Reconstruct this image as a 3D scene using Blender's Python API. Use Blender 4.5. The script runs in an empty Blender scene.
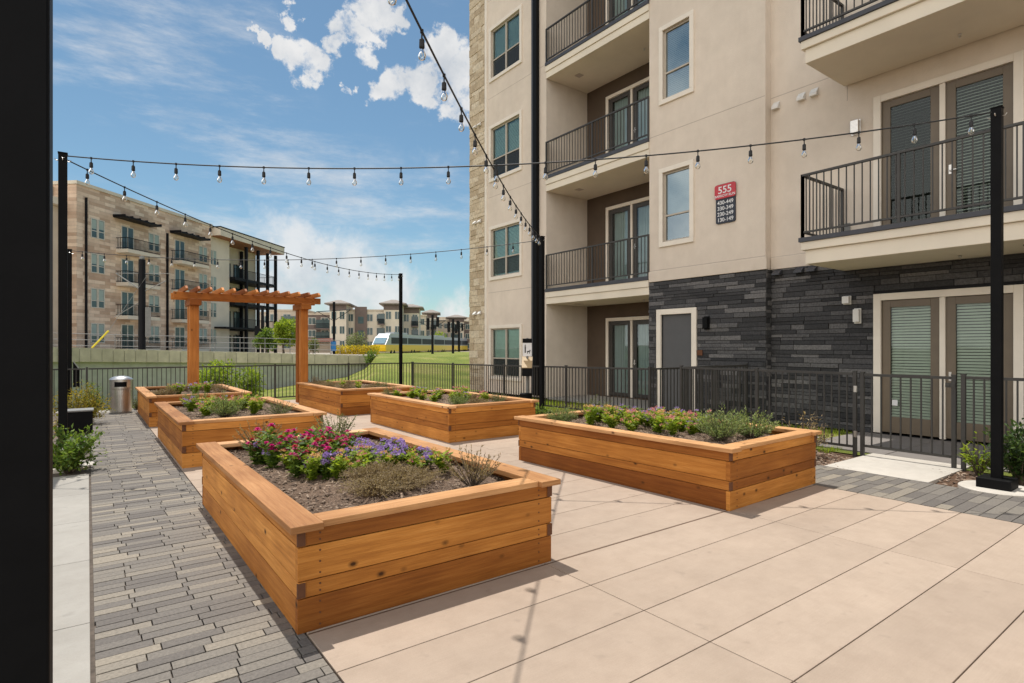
import bpy, math, random
from mathutils import Vector, Matrix
R = random.Random(7)
scene = bpy.context.scene
COL = scene.collection
PI = math.pi

# ------------------------------------------------------------------ camera model (used to turn measured photo points into places)
FPX, CH, HORY = 572.0, 1.55, 347.0
TH = math.atan2(424, 572)
FW = Vector((math.sin(TH), math.cos(TH), 0)); RT = Vector((math.cos(TH), -math.sin(TH), 0))
def at(px, t, z=0.0):
    """ground place seen in column px at depth t"""
    p = FW * t + RT * ((px - 512) / FPX * t)
    return Vector((p.x, p.y, z))
def zat(py, t): return CH + t * (HORY - py) / FPX

# ------------------------------------------------------------------ scene helpers
def tag(o, label=None, cat=None, group=None, kind=None):
    if label: o['label'] = label
    if cat: o['category'] = cat
    if group: o['group'] = group
    if kind: o['kind'] = kind
    return o
def empty(name, loc=(0, 0, 0), rz=0.0):
    o = bpy.data.objects.new(name, None); COL.objects.link(o)
    o.empty_display_size = .2; o.location = loc; o.rotation_euler = (0, 0, rz)
    return o
def copy_tree(o, parent=None):
    c = o.copy(); COL.objects.link(c)
    if parent is not None:
        c.parent = parent
    for ch in list(o.children): copy_tree(ch, c)
    return c

class MB:
    def __init__(s): s.v = []; s.f = []; s.uv = []; s.m = []
    def face(s, pts, uv=None, mi=0):
        b = len(s.v); s.v += [tuple(p) for p in pts]; s.f.append(tuple(range(b, b + len(pts))))
        s.uv.append(uv or [(0, 0)] * len(pts)); s.m.append(mi)
    def box(s, lo, hi, grain=0, M=None, mi=0):
        lo = [min(a, b) for a, b in zip(lo, hi)] if False else lo
        x0, y0, z0 = lo; x1, y1, z1 = hi
        c = [(x0, y0, z0), (x1, y0, z0), (x1, y1, z0), (x0, y1, z0), (x0, y0, z1), (x1, y0, z1), (x1, y1, z1), (x0, y1, z1)]
        fs = [(0, 3, 2, 1), (4, 5, 6, 7), (0, 1, 5, 4), (1, 2, 6, 5), (2, 3, 7, 6), (3, 0, 4, 7)]
        nax = [2, 2, 1, 0, 1, 0]
        ou, ov = R.uniform(0, 50), R.uniform(0, 50)
        b = len(s.v)
        s.v += [tuple(M @ Vector(p)) for p in c] if M is not None else c
        for f, n in zip(fs, nax):
            ax = [a for a in (0, 1, 2) if a != n]
            if grain in ax:
                u, w = grain, [a for a in ax if a != grain][0]
                s.uv.append([(c[i][u] + ou, c[i][w] + ov + n * .37) for i in f])
            else:
                s.uv.append([(c[i][ax[0]] + ou, c[i][ax[1]] + ov) for i in f])
            s.f.append(tuple(b + i for i in f)); s.m.append(mi)
    def tube(s, pts, r, n=6, cap=True, mi=0):
        pts = [Vector(p) for p in pts]
        rr = r if isinstance(r, (list, tuple)) else [r] * len(pts)
        base = len(s.v)
        prev = None
        for i, p in enumerate(pts):
            d = (pts[min(i + 1, len(pts) - 1)] - pts[max(i - 1, 0)]).normalized()
            a = prev if prev is not None else (Vector((1, 0, 0)) if abs(d.z) > .9 else Vector((0, 0, 1)))
            e1 = (a - d * a.dot(d))
            if e1.length < 1e-5: e1 = d.orthogonal()
            e1.normalize(); e2 = d.cross(e1); prev = e1
            for k in range(n):
                q = 2 * PI * k / n
                s.v.append(tuple(p + (e1 * math.cos(q) + e2 * math.sin(q)) * rr[i]))
        for i in range(len(pts) - 1):
            for k in range(n):
                a, b2 = base + i * n + k, base + i * n + (k + 1) % n
                s.f.append((a, b2, b2 + n, a + n)); s.uv.append([(0, 0)] * 4); s.m.append(mi)
        if cap:
            s.f.append(tuple(base + k for k in reversed(range(n)))); s.uv.append([(0, 0)] * n); s.m.append(mi)
            e = base + (len(pts) - 1) * n
            s.f.append(tuple(e + k for k in range(n))); s.uv.append([(0, 0)] * n); s.m.append(mi)
    def lathe(s, prof, n=16, c=(0, 0, 0), mi=0):
        base = len(s.v)
        for r, z in prof:
            for k in range(n):
                q = 2 * PI * k / n
                s.v.append((c[0] + r * math.cos(q), c[1] + r * math.sin(q), c[2] + z))
        for i in range(len(prof) - 1):
            for k in range(n):
                a, b2 = base + i * n + k, base + i * n + (k + 1) % n
                s.f.append((a, b2, b2 + n, a + n)); s.uv.append([(0, 0)] * 4); s.m.append(mi)
        for i, rev in ((0, True), (len(prof) - 1, False)):
            if prof[i][0] > 1e-4:
                ids = [base + i * n + k for k in range(n)]
                s.f.append(tuple(reversed(ids)) if rev else tuple(ids)); s.uv.append([(0, 0)] * n); s.m.append(mi)
    def prism(s, prof, a, b, fr, mi=0):
        """profile points (p,q) swept along third axis from a to b; fr(p,q,s)->xyz"""
        n = len(prof); base = len(s.v)
        for w in (a, b): s.v += [tuple(fr(p, q, w)) for p, q in prof]
        s.f.append(tuple(base + k for k in range(n))); s.uv.append([(0, 0)] * n); s.m.append(mi)
        s.f.append(tuple(base + n + k for k in reversed(range(n)))); s.uv.append([(0, 0)] * n); s.m.append(mi)
        for k in range(n):
            k2 = (k + 1) % n
            s.f.append((base + k, base + n + k, base + n + k2, base + k2)); s.uv.append([(0, 0)] * 4); s.m.append(mi)
    def leaf(s, c, d, nrm, L, W, mi=0):
        """a folded diamond leaf starting at c along d"""
        d = d.normalized(); sd = d.cross(nrm)
        if sd.length < 1e-4: sd = d.orthogonal()
        sd.normalize(); up = sd.cross(d)
        b = len(s.v)
        s.v += [tuple(c), tuple(c + d * L * .5 + sd * W * .5 + up * W * .18), tuple(c + d * L), tuple(c + d * L * .5 - sd * W * .5 + up * W * .18)]
        s.f += [(b, b + 1, b + 2), (b, b + 2, b + 3)]; s.uv += [[(0, 0)] * 3] * 2; s.m += [mi, mi]
    def build(s, name, mat, parent=None, smooth=False, bevel=0.0, fix=False):
        me = bpy.data.meshes.new(name)
        me.from_pydata(s.v, [], s.f)
        uvl = me.uv_layers.new(name='UVMap')
        flat = [x for f in s.uv for p in f for x in p]
        if len(flat) == len(uvl.data) * 2: uvl.data.foreach_set('uv', flat)
        for m in (mat if isinstance(mat, (list, tuple)) else [mat]): me.materials.append(m)
        if any(s.m): me.polygons.foreach_set('material_index', s.m)
        if smooth: me.polygons.foreach_set('use_smooth', [True] * len(me.polygons))
        if fix:
            import bmesh
            bm = bmesh.new(); bm.from_mesh(me); bmesh.ops.recalc_face_normals(bm, faces=bm.faces); bm.to_mesh(me); bm.free()
        me.update()
        o = bpy.data.objects.new(name, me); COL.objects.link(o)
        if parent is not None: o.parent = parent
        if bevel:
            b = o.modifiers.new('Bevel', 'BEVEL'); b.width = bevel; b.segments = 2; b.limit_method = 'ANGLE'
        return o

# ------------------------------------------------------------------ materials
class NT:
    def __init__(s, name):
        s.mat = bpy.data.materials.new(name); s.mat.use_nodes = True
        s.t = s.mat.node_tree; s.n = s.t.nodes; s.l = s.t.links
        s.b = s.n['Principled BSDF']; s.out = s.n['Material Output']
        s.tc = s.n.new('ShaderNodeTexCoord')
    def add(s, ty, **kw):
        nd = s.n.new(ty)
        for k, v in kw.items(): setattr(nd, k, v)
        return nd
    def lk(s, a, b): s.l.new(a, b)
    def noise(s, scale, detail=4, rough=.55, vec=None, mapscale=None, coord='Object'):
        nz = s.add('ShaderNodeTexNoise'); nz.inputs['Scale'].default_value = scale
        nz.inputs['Detail'].default_value = detail; nz.inputs['Roughness'].default_value = rough
        src = vec if vec is not None else s.tc.outputs[coord]
        if mapscale:
            mp = s.add('ShaderNodeMapping'); mp.inputs['Scale'].default_value = mapscale
            s.lk(src, mp.inputs['Vector']); src = mp.outputs['Vector']
        s.lk(src, nz.inputs['Vector']); return nz
    def ramp(s, fac, stops):
        r = s.add('ShaderNodeValToRGB'); e = r.color_ramp.elements
        while len(e) < len(stops): e.new(.5)
        for el, (p, c) in zip(e, stops):
            el.position = p; el.color = (*c, 1) if len(c) == 3 else c
        s.lk(fac, r.inputs['Fac']); return r
    def mix(s, fac, a, b, blend='MIX'):
        m = s.add('ShaderNodeMix', data_type='RGBA', blend_type=blend)
        for inp, v in ((m.inputs[0], fac), (m.inputs[6], a), (m.inputs[7], b)):
            if hasattr(v, 'links') or hasattr(v, 'is_linked'): s.lk(v, inp)
            elif isinstance(v, (int, float)): inp.default_value = v
            else: inp.default_value = (*v, 1) if len(v) == 3 else v
        return m.outputs[2]
    def bump(s, h, strength=.3, dist=.01):
        b = s.add('ShaderNodeBump'); b.inputs['Strength'].default_value = strength; b.inputs['Distance'].default_value = dist
        s.lk(h, b.inputs['Height']); s.lk(b.outputs['Normal'], s.b.inputs['Normal']); return b
    def col(s, c): s.lk(c, s.b.inputs['Base Color'])
    def island(s):
        g = s.add('ShaderNodeNewGeometry'); return g.outputs['Random Per Island']

def m_plain(name, c, rough=.6, metal=0.0, var=.12, scale=6, bump=.1, bscale=60, bdist=.003):
    t = NT(name); n = t.noise(scale, 5)
    lo = tuple(x * (1 - var) for x in c); hi = tuple(min(1, x * (1 + var)) for x in c)
    t.col(t.ramp(n.outputs['Fac'], [(.3, lo), (.7, hi)]).outputs['Color'])
    t.b.inputs['Roughness'].default_value = rough; t.b.inputs['Metallic'].default_value = metal
    if bump:
        t.bump(t.noise(bscale, 3).outputs['Fac'], bump, bdist)
    return t.mat
def m_island(name, stops, rough=.8, var=.25, scale=25, bump=.35, bscale=40, bdist=.006):
    t = NT(name)
    r = t.ramp(t.island(), stops); r.color_ramp.interpolation = 'LINEAR'
    n = t.noise(scale, 6)
    sh = t.ramp(n.outputs['Fac'], [(.25, (1 - var,) * 3), (.75, (1 + var * .5,) * 3)])
    t.col(t.mix(1.0, r.outputs['Color'], sh.outputs['Color'], 'MULTIPLY'))
    t.b.inputs['Roughness'].default_value = rough
    if bump: t.bump(t.noise(bscale, 5).outputs['Fac'], bump, bdist)
    return t.mat
def m_wood(name, cols, rough=.62, knots=True):
    t = NT(name)
    oi = t.add('ShaderNodeObjectInfo'); ofs = t.add('ShaderNodeVectorMath', operation='SCALE'); ofs.inputs[0].default_value = (37, 53, 0); t.lk(oi.outputs['Random'], ofs.inputs['Scale'])
    ad = t.add('ShaderNodeVectorMath', operation='ADD'); t.lk(t.tc.outputs['UV'], ad.inputs[0]); t.lk(ofs.outputs[0], ad.inputs[1]); uv = ad.outputs[0]
    wob = t.noise(1.3, 2, vec=uv)
    g = t.noise(1.0, 6, .62, vec=uv, mapscale=(1.6, 34, 1))
    g2 = t.noise(1.0, 4, .6, vec=uv, mapscale=(7, 160, 1))
    base = t.ramp(g.outputs['Fac'], [(.16, cols[0]), (.5, cols[1]), (.84, cols[2])]).outputs['Color']
    fr_ = t.add('ShaderNodeMath', operation='ADD'); t.lk(t.island(), fr_.inputs[0]); t.lk(oi.outputs['Random'], fr_.inputs[1])
    fr2 = t.add('ShaderNodeMath', operation='FRACT'); t.lk(fr_.outputs[0], fr2.inputs[0])
    isl = t.ramp(fr2.outputs[0], [(0, (.55, .44, .36)), (.3, (.84, .77, .70)), (.6, (1.08, 1.08, 1.08)), (1, (1.36, 1.46, 1.7))])
    isl.color_ramp.interpolation = 'LINEAR'
    c = t.mix(1.0, base, isl.outputs['Color'], 'MULTIPLY')
    fine = t.ramp(g2.outputs['Fac'], [(.3, (.82, .79, .75)), (.58, (1.05, 1.05, 1.05))]).outputs['Color']
    c = t.mix(.8, c, fine, 'MULTIPLY')
    blot = t.ramp(wob.outputs['Fac'], [(.35, (.72, .64, .56)), (.62, (1.1, 1.1, 1.1))]).outputs['Color']
    c = t.mix(.7, c, blot, 'MULTIPLY')
    if knots:
        mp = t.add('ShaderNodeMapping'); mp.inputs['Scale'].default_value = (5.5, 8.5, 1); t.lk(uv, mp.inputs['Vector'])
        v = t.add('ShaderNodeTexVoronoi'); v.inputs['Scale'].default_value = 1.0; v.inputs['Randomness'].default_value = 1
        t.lk(mp.outputs['Vector'], v.inputs['Vector'])
        rr = t.add('ShaderNodeSeparateColor'); t.lk(v.outputs['Color'], rr.inputs['Color'])
        k = t.ramp(v.outputs['Distance'], [(.06, (1, 1, 1)), (.11, (.55, .55, .55)), (.20, (0, 0, 0))])
        sel = t.add('ShaderNodeMath', operation='GREATER_THAN'); sel.inputs[1].default_value = .52; t.lk(rr.outputs['Red'], sel.inputs[0])
        mm = t.add('ShaderNodeMath', operation='MULTIPLY'); t.lk(k.outputs['Color'], mm.inputs[0]); t.lk(sel.outputs[0], mm.inputs[1])
        c = t.mix(mm.outputs[0], c, tuple(x * .22 for x in cols[0]))
    t.col(c); t.b.inputs['Roughness'].default_value = rough
    t.b.inputs['Specular IOR Level'].default_value = .25
    t.bump(g2.outputs['Fac'], .45, .004)
    return t.mat
def m_leaf(name, stops, trans=.35, rough=.55, through=None):
    through = through or ((1.2, 1.2, 1.2) if 'petal' in name else (1.5, 1.45, .7))
    t = NT(name)
    r = t.ramp(t.island(), stops)
    t.col(r.outputs['Color']); t.b.inputs['Roughness'].default_value = rough
    t.b.inputs['Specular IOR Level'].default_value = .3
    tr = t.add('ShaderNodeBsdfTranslucent')
    br = t.mix(1.0, r.outputs['Color'], through, 'MULTIPLY'); t.lk(br, tr.inputs['Color'])
    mx = t.add('ShaderNodeMixShader'); mx.inputs[0].default_value = trans
    t.lk(t.b.outputs[0], mx.inputs[1]); t.lk(tr.outputs[0], mx.inputs[2]); t.lk(mx.outputs[0], t.out.inputs['Surface'])
    return t.mat
def m_glass(name, tint=(.75, .85, .83), base=.1, rough=.015, spec=(1, 1, 1)):
    t = NT(name)
    tr = t.add('ShaderNodeBsdfTransparent'); tr.inputs['Color'].default_value = (*tint, 1)
    gl = t.add('ShaderNodeBsdfGlossy'); gl.inputs['Roughness'].default_value = rough; gl.inputs['Color'].default_value = (*spec, 1)
    lw = t.add('ShaderNodeFresnel'); lw.inputs['IOR'].default_value = 1.5
    nz = t.noise(.9, 2); bp = t.add('ShaderNodeBump'); bp.inputs['Strength'].default_value = .04; bp.inputs['Distance'].default_value = .05
    t.lk(nz.outputs['Fac'], bp.inputs['Height']); t.lk(bp.outputs['Normal'], gl.inputs['Normal'])
    ad = t.add('ShaderNodeMath', operation='ADD', use_clamp=True); ad.inputs[1].default_value = base; t.lk(lw.outputs[0], ad.inputs[0])
    mx = t.add('ShaderNodeMixShader'); t.lk(ad.outputs[0], mx.inputs[0]); t.lk(tr.outputs[0], mx.inputs[1]); t.lk(gl.outputs[0], mx.inputs[2])
    t.lk(mx.outputs[0], t.out.inputs['Surface'])
    return t.mat

M = {}
CED = [(.27, .095, .016), (.46, .185, .034), (.62, .29, .072)]
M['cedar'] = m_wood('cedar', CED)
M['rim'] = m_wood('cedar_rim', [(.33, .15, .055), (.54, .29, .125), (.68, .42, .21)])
M['pergola'] = m_wood('pergola_wood', [(.30, .10, .018), (.46, .165, .032), (.57, .23, .055)])
M['endgrain'] = m_plain('end_grain', (.12, .045, .018), .8, scale=40)
M['black'] = m_plain('black_powder_coat', (.005, .005, .0055), .6, .0, .2, 10, .05, 200)
M['black'].node_tree.nodes['Principled BSDF'].inputs['Specular IOR Level'].default_value = .12
M['rail'] = m_plain('dark_grey_railing', (.046, .043, .039), .5, .1, .15, 8, .04, 150)
M['band'] = m_plain('balcony_edge_band', (.05, .052, .062), .5, .1, .12, 6, .04)
M['cable'] = m_plain('cable_rubber', (.01, .01, .011), .6)
M['bulbglass'] = m_glass('bulb_glass', (.95, .95, .92), .015, .03)
M['brass'] = m_plain('bulb_filament_stem', (.65, .6, .5), .3, .5)
M['pane'] = m_glass('window_glass', (.68, .86, .82), .05, .012, (.80, .95, 1))
M['skypane'] = m_glass('reflective_glass', (.55, .66, .66), .30, .012, (.70, .82, .88))
M['doorpane'] = m_glass('door_glass', (.80, .88, .82), .0, .015, (.85, .95, .95))
M['bluepane'] = m_glass('balcony_door_glass', (.62, .72, .72), .05, .02, (.85, .95, 1))
def m_screen():
    t = NT('insect_screen'); tr = t.add('ShaderNodeBsdfTransparent'); t.b.inputs['Base Color'].default_value = (.03, .035, .036, 1); t.b.inputs['Roughness'].default_value = .8
    mx_ = t.add('ShaderNodeMixShader'); mx_.inputs[0].default_value = .62; t.lk(tr.outputs[0], mx_.inputs[1]); t.lk(t.b.outputs[0], mx_.inputs[2]); t.lk(mx_.outputs[0], t.out.inputs['Surface']); return t.mat
M['screen'] = m_screen()
M['blind'] = m_plain('window_blind', (.78, .80, .74), .6, 0, .06, 3, 0)
M['curtain'] = m_plain('pale_curtain', (.75, .77, .74), .8, 0, .1, 2, 0)
M['interior'] = m_plain('dim_interior', (.035, .038, .036), .9, 0, .3, 1.5, 0)
M['trimpaint'] = m_plain('cream_trim_paint', (.78, .71, .61), .6, 0, .05, 3, .08, 50)
M['sash'] = m_plain('tan_sash', (.46, .41, .34), .5, 0, .06, 4, .03)
M['bronze'] = m_plain('bronze_door_paint', (.15, .115, .078), .45, 0, .08, 5, .04)
M['darkframe'] = m_plain('dark_door_frame', (.045, .04, .036), .45, 0, .1, 5, .03)
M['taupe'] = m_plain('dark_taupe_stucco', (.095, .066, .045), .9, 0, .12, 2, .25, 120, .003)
M['greydoor'] = m_plain('grey_steel_door', (.085, .085, .088), .6, .0, .05, 4, .03)
M['steel'] = m_plain('brushed_steel', (.62, .60, .57), .32, .9, .1, 30, .05, 90)
M['white'] = m_plain('white_plastic', (.7, .68, .64), .5, 0, .06)
M['soffit'] = m_plain('soffit_paint', (.74, .67, .55), .85, 0, .06, 1.2, .1, 80)
M['yellow'] = m_plain('yellow_plastic', (.75, .62, .04), .5)
def stucco(name, c):
    t = NT(name)
    big = t.noise(.45, 5, .6); mid = t.noise(3.2, 5, .65); st = t.noise(1.0, 4, .6, mapscale=(3, 3, .5))
    c0 = t.ramp(big.outputs['Fac'], [(.3, tuple(x * .90 for x in c)), (.7, tuple(x * 1.06 for x in c))]).outputs['Color']
    c1 = t.mix(.5, c0, t.ramp(mid.outputs['Fac'], [(.3, (.9, .89, .88)), (.7, (1.05, 1.05, 1.05))]).outputs['Color'], 'MULTIPLY')
    c2 = t.mix(.16, c1, t.ramp(st.outputs['Fac'], [(.3, (.82, .79, .76)), (.56, (1.03, 1.03, 1.03))]).outputs['Color'], 'MULTIPLY')
    t.col(c2); t.b.inputs['Roughness'].default_value = .92; t.b.inputs['Specular IOR Level'].default_value = .2
    t.bump(t.noise(60, 5, .7).outputs['Fac'], .9, .008)
    return t.mat
M['stucco'] = stucco('tan_stucco', (.725, .635, .535))
M['stucco2'] = stucco('recess_stucco', (.71, .63, .54))
M['joint'] = m_plain('stucco_joint', (.46, .39, .33), .9, 0, .1, 4, 0)
M['ledge'] = m_island('charcoal_ledgestone', [(0, (.028, .028, .030)), (.5, (.062, .061, .064)), (.82, (.105, .102, .104)), (1, (.165, .158, .155))], .85, .5, 30, .7, 45, .01)
M['limestone'] = m_island('cream_limestone', [(0, (.46, .36, .24)), (.5, (.60, .49, .34)), (1, (.70, .60, .45))], .9, .35, 14, .9, 16, .02)
M['mortar'] = m_plain('mortar', (.30, .26, .2), .95, bump=.3)
M['darkmortar'] = m_plain('dark_mortar', (.014, .014, .016), .95, bump=.3)
def concrete(name, c, var=.12, rough=.85):
    t = NT(name)
    big = t.noise(.55, 6, .62); mid = t.noise(5, 6, .7); fine = t.noise(130, 3, .7)
    br = t.noise(1.0, 3, .7, mapscale=(2.5, 260, 1))
    c0 = t.ramp(big.outputs['Fac'], [(.3, tuple(x * (1 - var) for x in c)), (.7, tuple(x * (1 + var * .6) for x in c))]).outputs['Color']
    c1 = t.mix(.6, c0, t.ramp(mid.outputs['Fac'], [(.3, (.86, .845, .83)), (.6, (1.04, 1.04, 1.04))]).outputs['Color'], 'MULTIPLY')
    c2 = t.mix(.5, c1, t.ramp(fine.outputs['Fac'], [(.3, (.86, .85, .84)), (.7, (1.06, 1.06, 1.06))]).outputs['Color'], 'MULTIPLY')
    c3 = t.mix(.45, c2, t.ramp(br.outputs['Fac'], [(.3, (.88, .88, .87)), (.7, (1.06, 1.06, 1.06))]).outputs['Color'], 'MULTIPLY')
    isl = t.ramp(t.island(), [(0, (.95, .945, .94)), (1, (1.045, 1.045, 1.045))]).outputs['Color']
    c4 = t.mix(1.0, c3, isl, 'MULTIPLY')
    sp = t.noise(7.5, 2, .5); spm = t.ramp(sp.outputs['Fac'], [(.67, (0, 0, 0)), (.75, (1, 1, 1))]).outputs['Color']
    spf = t.add('ShaderNodeMath', operation='MULTIPLY'); t.lk(spm, spf.inputs[0]); spf.inputs[1].default_value = .35
    t.col(t.mix(spf.outputs[0], c4, tuple(x * .6 for x in c)))
    t.b.inputs['Roughness'].default_value = rough; t.b.inputs['Specular IOR Level'].default_value = .25
    t.bump(br.outputs['Fac'], .2, .003)
    return t.mat
M['concrete'] = concrete('tan_concrete', (.425, .335, .262))
M['concgrey'] = concrete('pale_concrete', (.37, .35, .315))
M['concpad'] = concrete('white_concrete', (.56, .52, .46))
M['patioconc'] = concrete('patio_concrete', (.22, .20, .185))
M['paver'] = m_island('grey_pavers', [(0, (.128, .113, .100)), (.35, (.165, .147, .128)), (.7, (.205, .182, .152)), (1, (.29, .25, .195))], .85, .3, 60, .4, 90, .003)
M['jointwood'] = m_plain('joint_filler', (.13, .08, .05), .9)
M['jointdirt'] = m_plain('joint_sand', (.12, .095, .075), .95, 0, .3, 20, .3)
def soilmat(name, c):
    t = NT(name); n = t.noise(45, 8, .75); n2 = t.noise(4, 4)
    a = t.ramp(n.outputs['Fac'], [(.25, tuple(x * .35 for x in c)), (.5, c), (.75, tuple(x * 1.7 for x in c))]).outputs['Color']
    t.col(t.mix(.5, a, t.ramp(n2.outputs['Fac'], [(.3, (.7, .68, .66)), (.7, (1.15, 1.15, 1.15))]).outputs['Color'], 'MULTIPLY'))
    t.b.inputs['Roughness'].default_value = .95; t.b.inputs['Specular IOR Level'].default_value = .1
    t.bump(n.outputs['Fac'], 1.0, .03); return t.mat
M['soil'] = soilmat('planter_soil', (.23, .16, .115))
M['mulch'] = soilmat('brown_mulch', (.17, .105, .07))
M['chips'] = m_island('bark_chips', [(0, (.09, .06, .042)), (.5, (.22, .155, .11)), (1, (.40, .30, .22))], .95, .2, 20, 0)
def lawnmat():
    t = NT('lawn_grass'); a = t.noise(.5, 5); b = t.noise(9, 6, .7); c = t.noise(60, 4, .7)
    c0 = t.ramp(a.outputs['Fac'], [(.3, (.15, .195, .045)), (.52, (.235, .265, .065)), (.74, (.37, .33, .13))]).outputs['Color']
    c1 = t.mix(.7, c0, t.ramp(b.outputs['Fac'], [(.3, (.65, .68, .6)), (.7, (1.25, 1.2, 1.15))]).outputs['Color'], 'MULTIPLY')
    t.col(t.mix(.6, c1, t.ramp(c.outputs['Fac'], [(.3, (.6, .62, .55)), (.7, (1.3, 1.3, 1.2))]).outputs['Color'], 'MULTIPLY'))
    t.b.inputs['Roughness'].default_value = .9; t.b.inputs['Specular IOR Level'].default_value = .1
    t.bump(c.outputs['Fac'], .8, .05); return t.mat
M['lawn'] = lawnmat()
M['ballast'] = m_plain('pale_gravel', (.36, .31, .25), .95, 0, .25, 2, .3, 20, .02)
M['ground'] = m_plain('dry_earth', (.16, .15, .09), .95, 0, .3, .05, .2)
G1 = [(0, (.05, .10, .016)), (.5, (.115, .195, .03)), (1, (.24, .32, .055))]
M['leafgreen'] = m_leaf('leaf_green', G1)
M['leafbright'] = m_leaf('leaf_bright', [(0, (.12, .19, .02)), (.5, (.23, .32, .032)), (1, (.38, .44, .06))], .45)
M['leafyellow'] = m_leaf('leaf_yellow', [(0, (.12, .13, .015)), (.5, (.26, .22, .03)), (1, (.38, .28, .04))], .4)
M['leafdark'] = m_leaf('leaf_dark', [(0, (.018, .040, .010)), (.5, (.04, .08, .018)), (1, (.09, .14, .03))], .3)
M['leafgrey'] = m_leaf('leaf_greygreen', [(0, (.085, .115, .045)), (.5, (.165, .20, .085)), (1, (.28, .30, .15))], .3)
M['leafrose'] = m_leaf('leaf_rosemary', [(0, (.10, .155, .045)), (.5, (.21, .28, .095)), (1, (.38, .43, .18))], .3)
M['leafdry'] = m_leaf('leaf_dry', [(0, (.16, .11, .06)), (.5, (.29, .215, .12)), (1, (.40, .31, .17))], .25)
M['twig'] = m_plain('twig_bark', (.10, .075, .05), .9)
M['magenta'] = m_leaf('petal_magenta', [(0, (.50, .010, .16)), (.6, (.66, .018, .25)), (1, (.78, .07, .36))], .3)
M['red'] = m_leaf('petal_red', [(0, (.40, .012, .03)), (1, (.60, .05, .09))], .3)
M['pink'] = m_leaf('petal_pink', [(0, (.55, .13, .2)), (1, (.75, .35, .32))], .3)
M['lilac'] = m_leaf('petal_lilac', [(0, (.25, .15, .42)), (.5, (.38, .25, .55)), (1, (.52, .38, .66))], .3)
M['peach'] = m_leaf('petal_peach', [(0, (.60, .28, .10)), (1, (.72, .50, .22))], .3)
M['wallconc'] = m_island('precast_concrete', [(0, (.54, .49, .39)), (1, (.64, .58, .47))], .9, .22, 3, .3, 40)
M['wallgrey'] = m_island('grey_precast_panels', [(0, (.42, .45, .41)), (1, (.50, .52, .48))], .9, .2, 3, .3, 40)
M['galv'] = m_plain('galvanised_rail', (.22, .22, .21), .7, .0)
M['gloss_yellow'] = m_plain('train_yellow', (.92, .58, .02), .35)
M['train_white'] = m_plain('train_silver', (.44, .46, .48), .35, .2)
M['train_dark'] = m_plain('train_windows', (.02, .022, .026), .6)
M['windshield'] = m_plain('windshield_glass', (.18, .28, .34), .08)
M['farglass'] = m_plain('far_window_glass', (.07, .11, .115), .08, 0, .3, .6, 0)
M['farframe'] = m_plain('far_window_frame', (.62, .58, .5), .6)
M['farblack'] = m_plain('far_dark_steel', (.012, .012, .014), .5)
M['farblack'].node_tree.nodes['Principled BSDF'].inputs['Specular IOR Level'].default_value = .1
M['farblind'] = m_plain('far_window_blind', (.34, .42, .38), .6, 0, .1, 1, 0)
M['farwhite'] = m_plain('far_cream_render', (.68, .61, .50), .9, 0, .08, .6, .1)
M['fartan'] = m_plain('far_tan_render', (.56, .48, .38), .9, 0, .1, .5, .1)
M['farbrown'] = m_plain('far_brown_render', (.17, .13, .115), .9, 0, .15, .5, .1)
M['farroof'] = m_plain('far_roof', (.25, .215, .185), .8, 0, .15, 1, .1)
M['woodsoffit'] = m_plain('wood_soffit', (.28, .12, .05), .7)
def farstone():
    t = NT('far_stone_blocks')
    mp = t.add('ShaderNodeMapping'); mp.inputs['Rotation'].default_value = (PI / 2, 0, 0); t.lk(t.tc.outputs['Object'], mp.inputs['Vector'])
    b = t.add('ShaderNodeTexBrick'); t.lk(mp.outputs['Vector'], b.inputs['Vector'])
    b.inputs['Scale'].default_value = 1.0; b.inputs['Brick Width'].default_value = 1.15; b.inputs['Row Height'].default_value = .30
    b.inputs['Mortar Size'].default_value = .008; b.inputs['Bias'].default_value = 0
    b.inputs['Color1'].default_value = (.52, .355, .25, 1); b.inputs['Color2'].default_value = (.88, .70, .54, 1); b.inputs['Mortar'].default_value = (.45, .37, .27, 1)
    n = t.noise(1.3, 5, .7)
    t.col(t.mix(.6, b.outputs['Color'], t.ramp(n.outputs['Fac'], [(.3, (.75, .72, .7)), (.7, (1.15, 1.15, 1.15))]).outputs['Color'], 'MULTIPLY'))
    t.b.inputs['Roughness'].default_value = .9; return t.mat
M['farstone'] = farstone()
M['signred'] = m_plain('sign_red', (.50, .035, .05), .45)
M['signblack'] = m_plain('sign_navy', (.016, .02, .035), .45)
M['signwhite'] = m_plain('sign_white', (.75, .75, .75), .5)
M['bluebanner'] = m_plain('blue_banner', (.03, .2, .5), .6)

# ================================================================== camera, light, sky
cam = bpy.data.cameras.new('camera'); co = bpy.data.objects.new('camera', cam); COL.objects.link(co)
co.location = (0, 0, CH); co.rotation_euler = (PI / 2, 0, -TH)
cam.sensor_width = 36; cam.lens = FPX / 1024 * 36; cam.shift_y = (HORY - 341.5) / 1024; cam.clip_start = .05; cam.clip_end = 6000
scene.camera = co
SUN = Vector((.020, .34, 1.0)).normalized()
sl = bpy.data.lights.new('sun', 'SUN'); so = bpy.data.objects.new('sun', sl); COL.objects.link(so)
sl.energy = 3.4; sl.angle = math.radians(.5); sl.color = (1, .955, .89)
so.rotation_euler = SUN.to_track_quat('Z', 'Y').to_euler(); so.location = (0, 0, 40)
w = bpy.data.worlds.new('World'); scene.world = w; w.use_nodes = True
nt = w.node_tree; N = nt.nodes; L = nt.links
bg = N['Background']; bg.inputs['Strength'].default_value = .15
sky = N.new('ShaderNodeTexSky'); sky.sky_type = 'NISHITA'; sky.sun_disc = False
sky.sun_elevation = math.asin(SUN.z); sky.sun_rotation = math.atan2(SUN.x, SUN.y)
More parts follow.
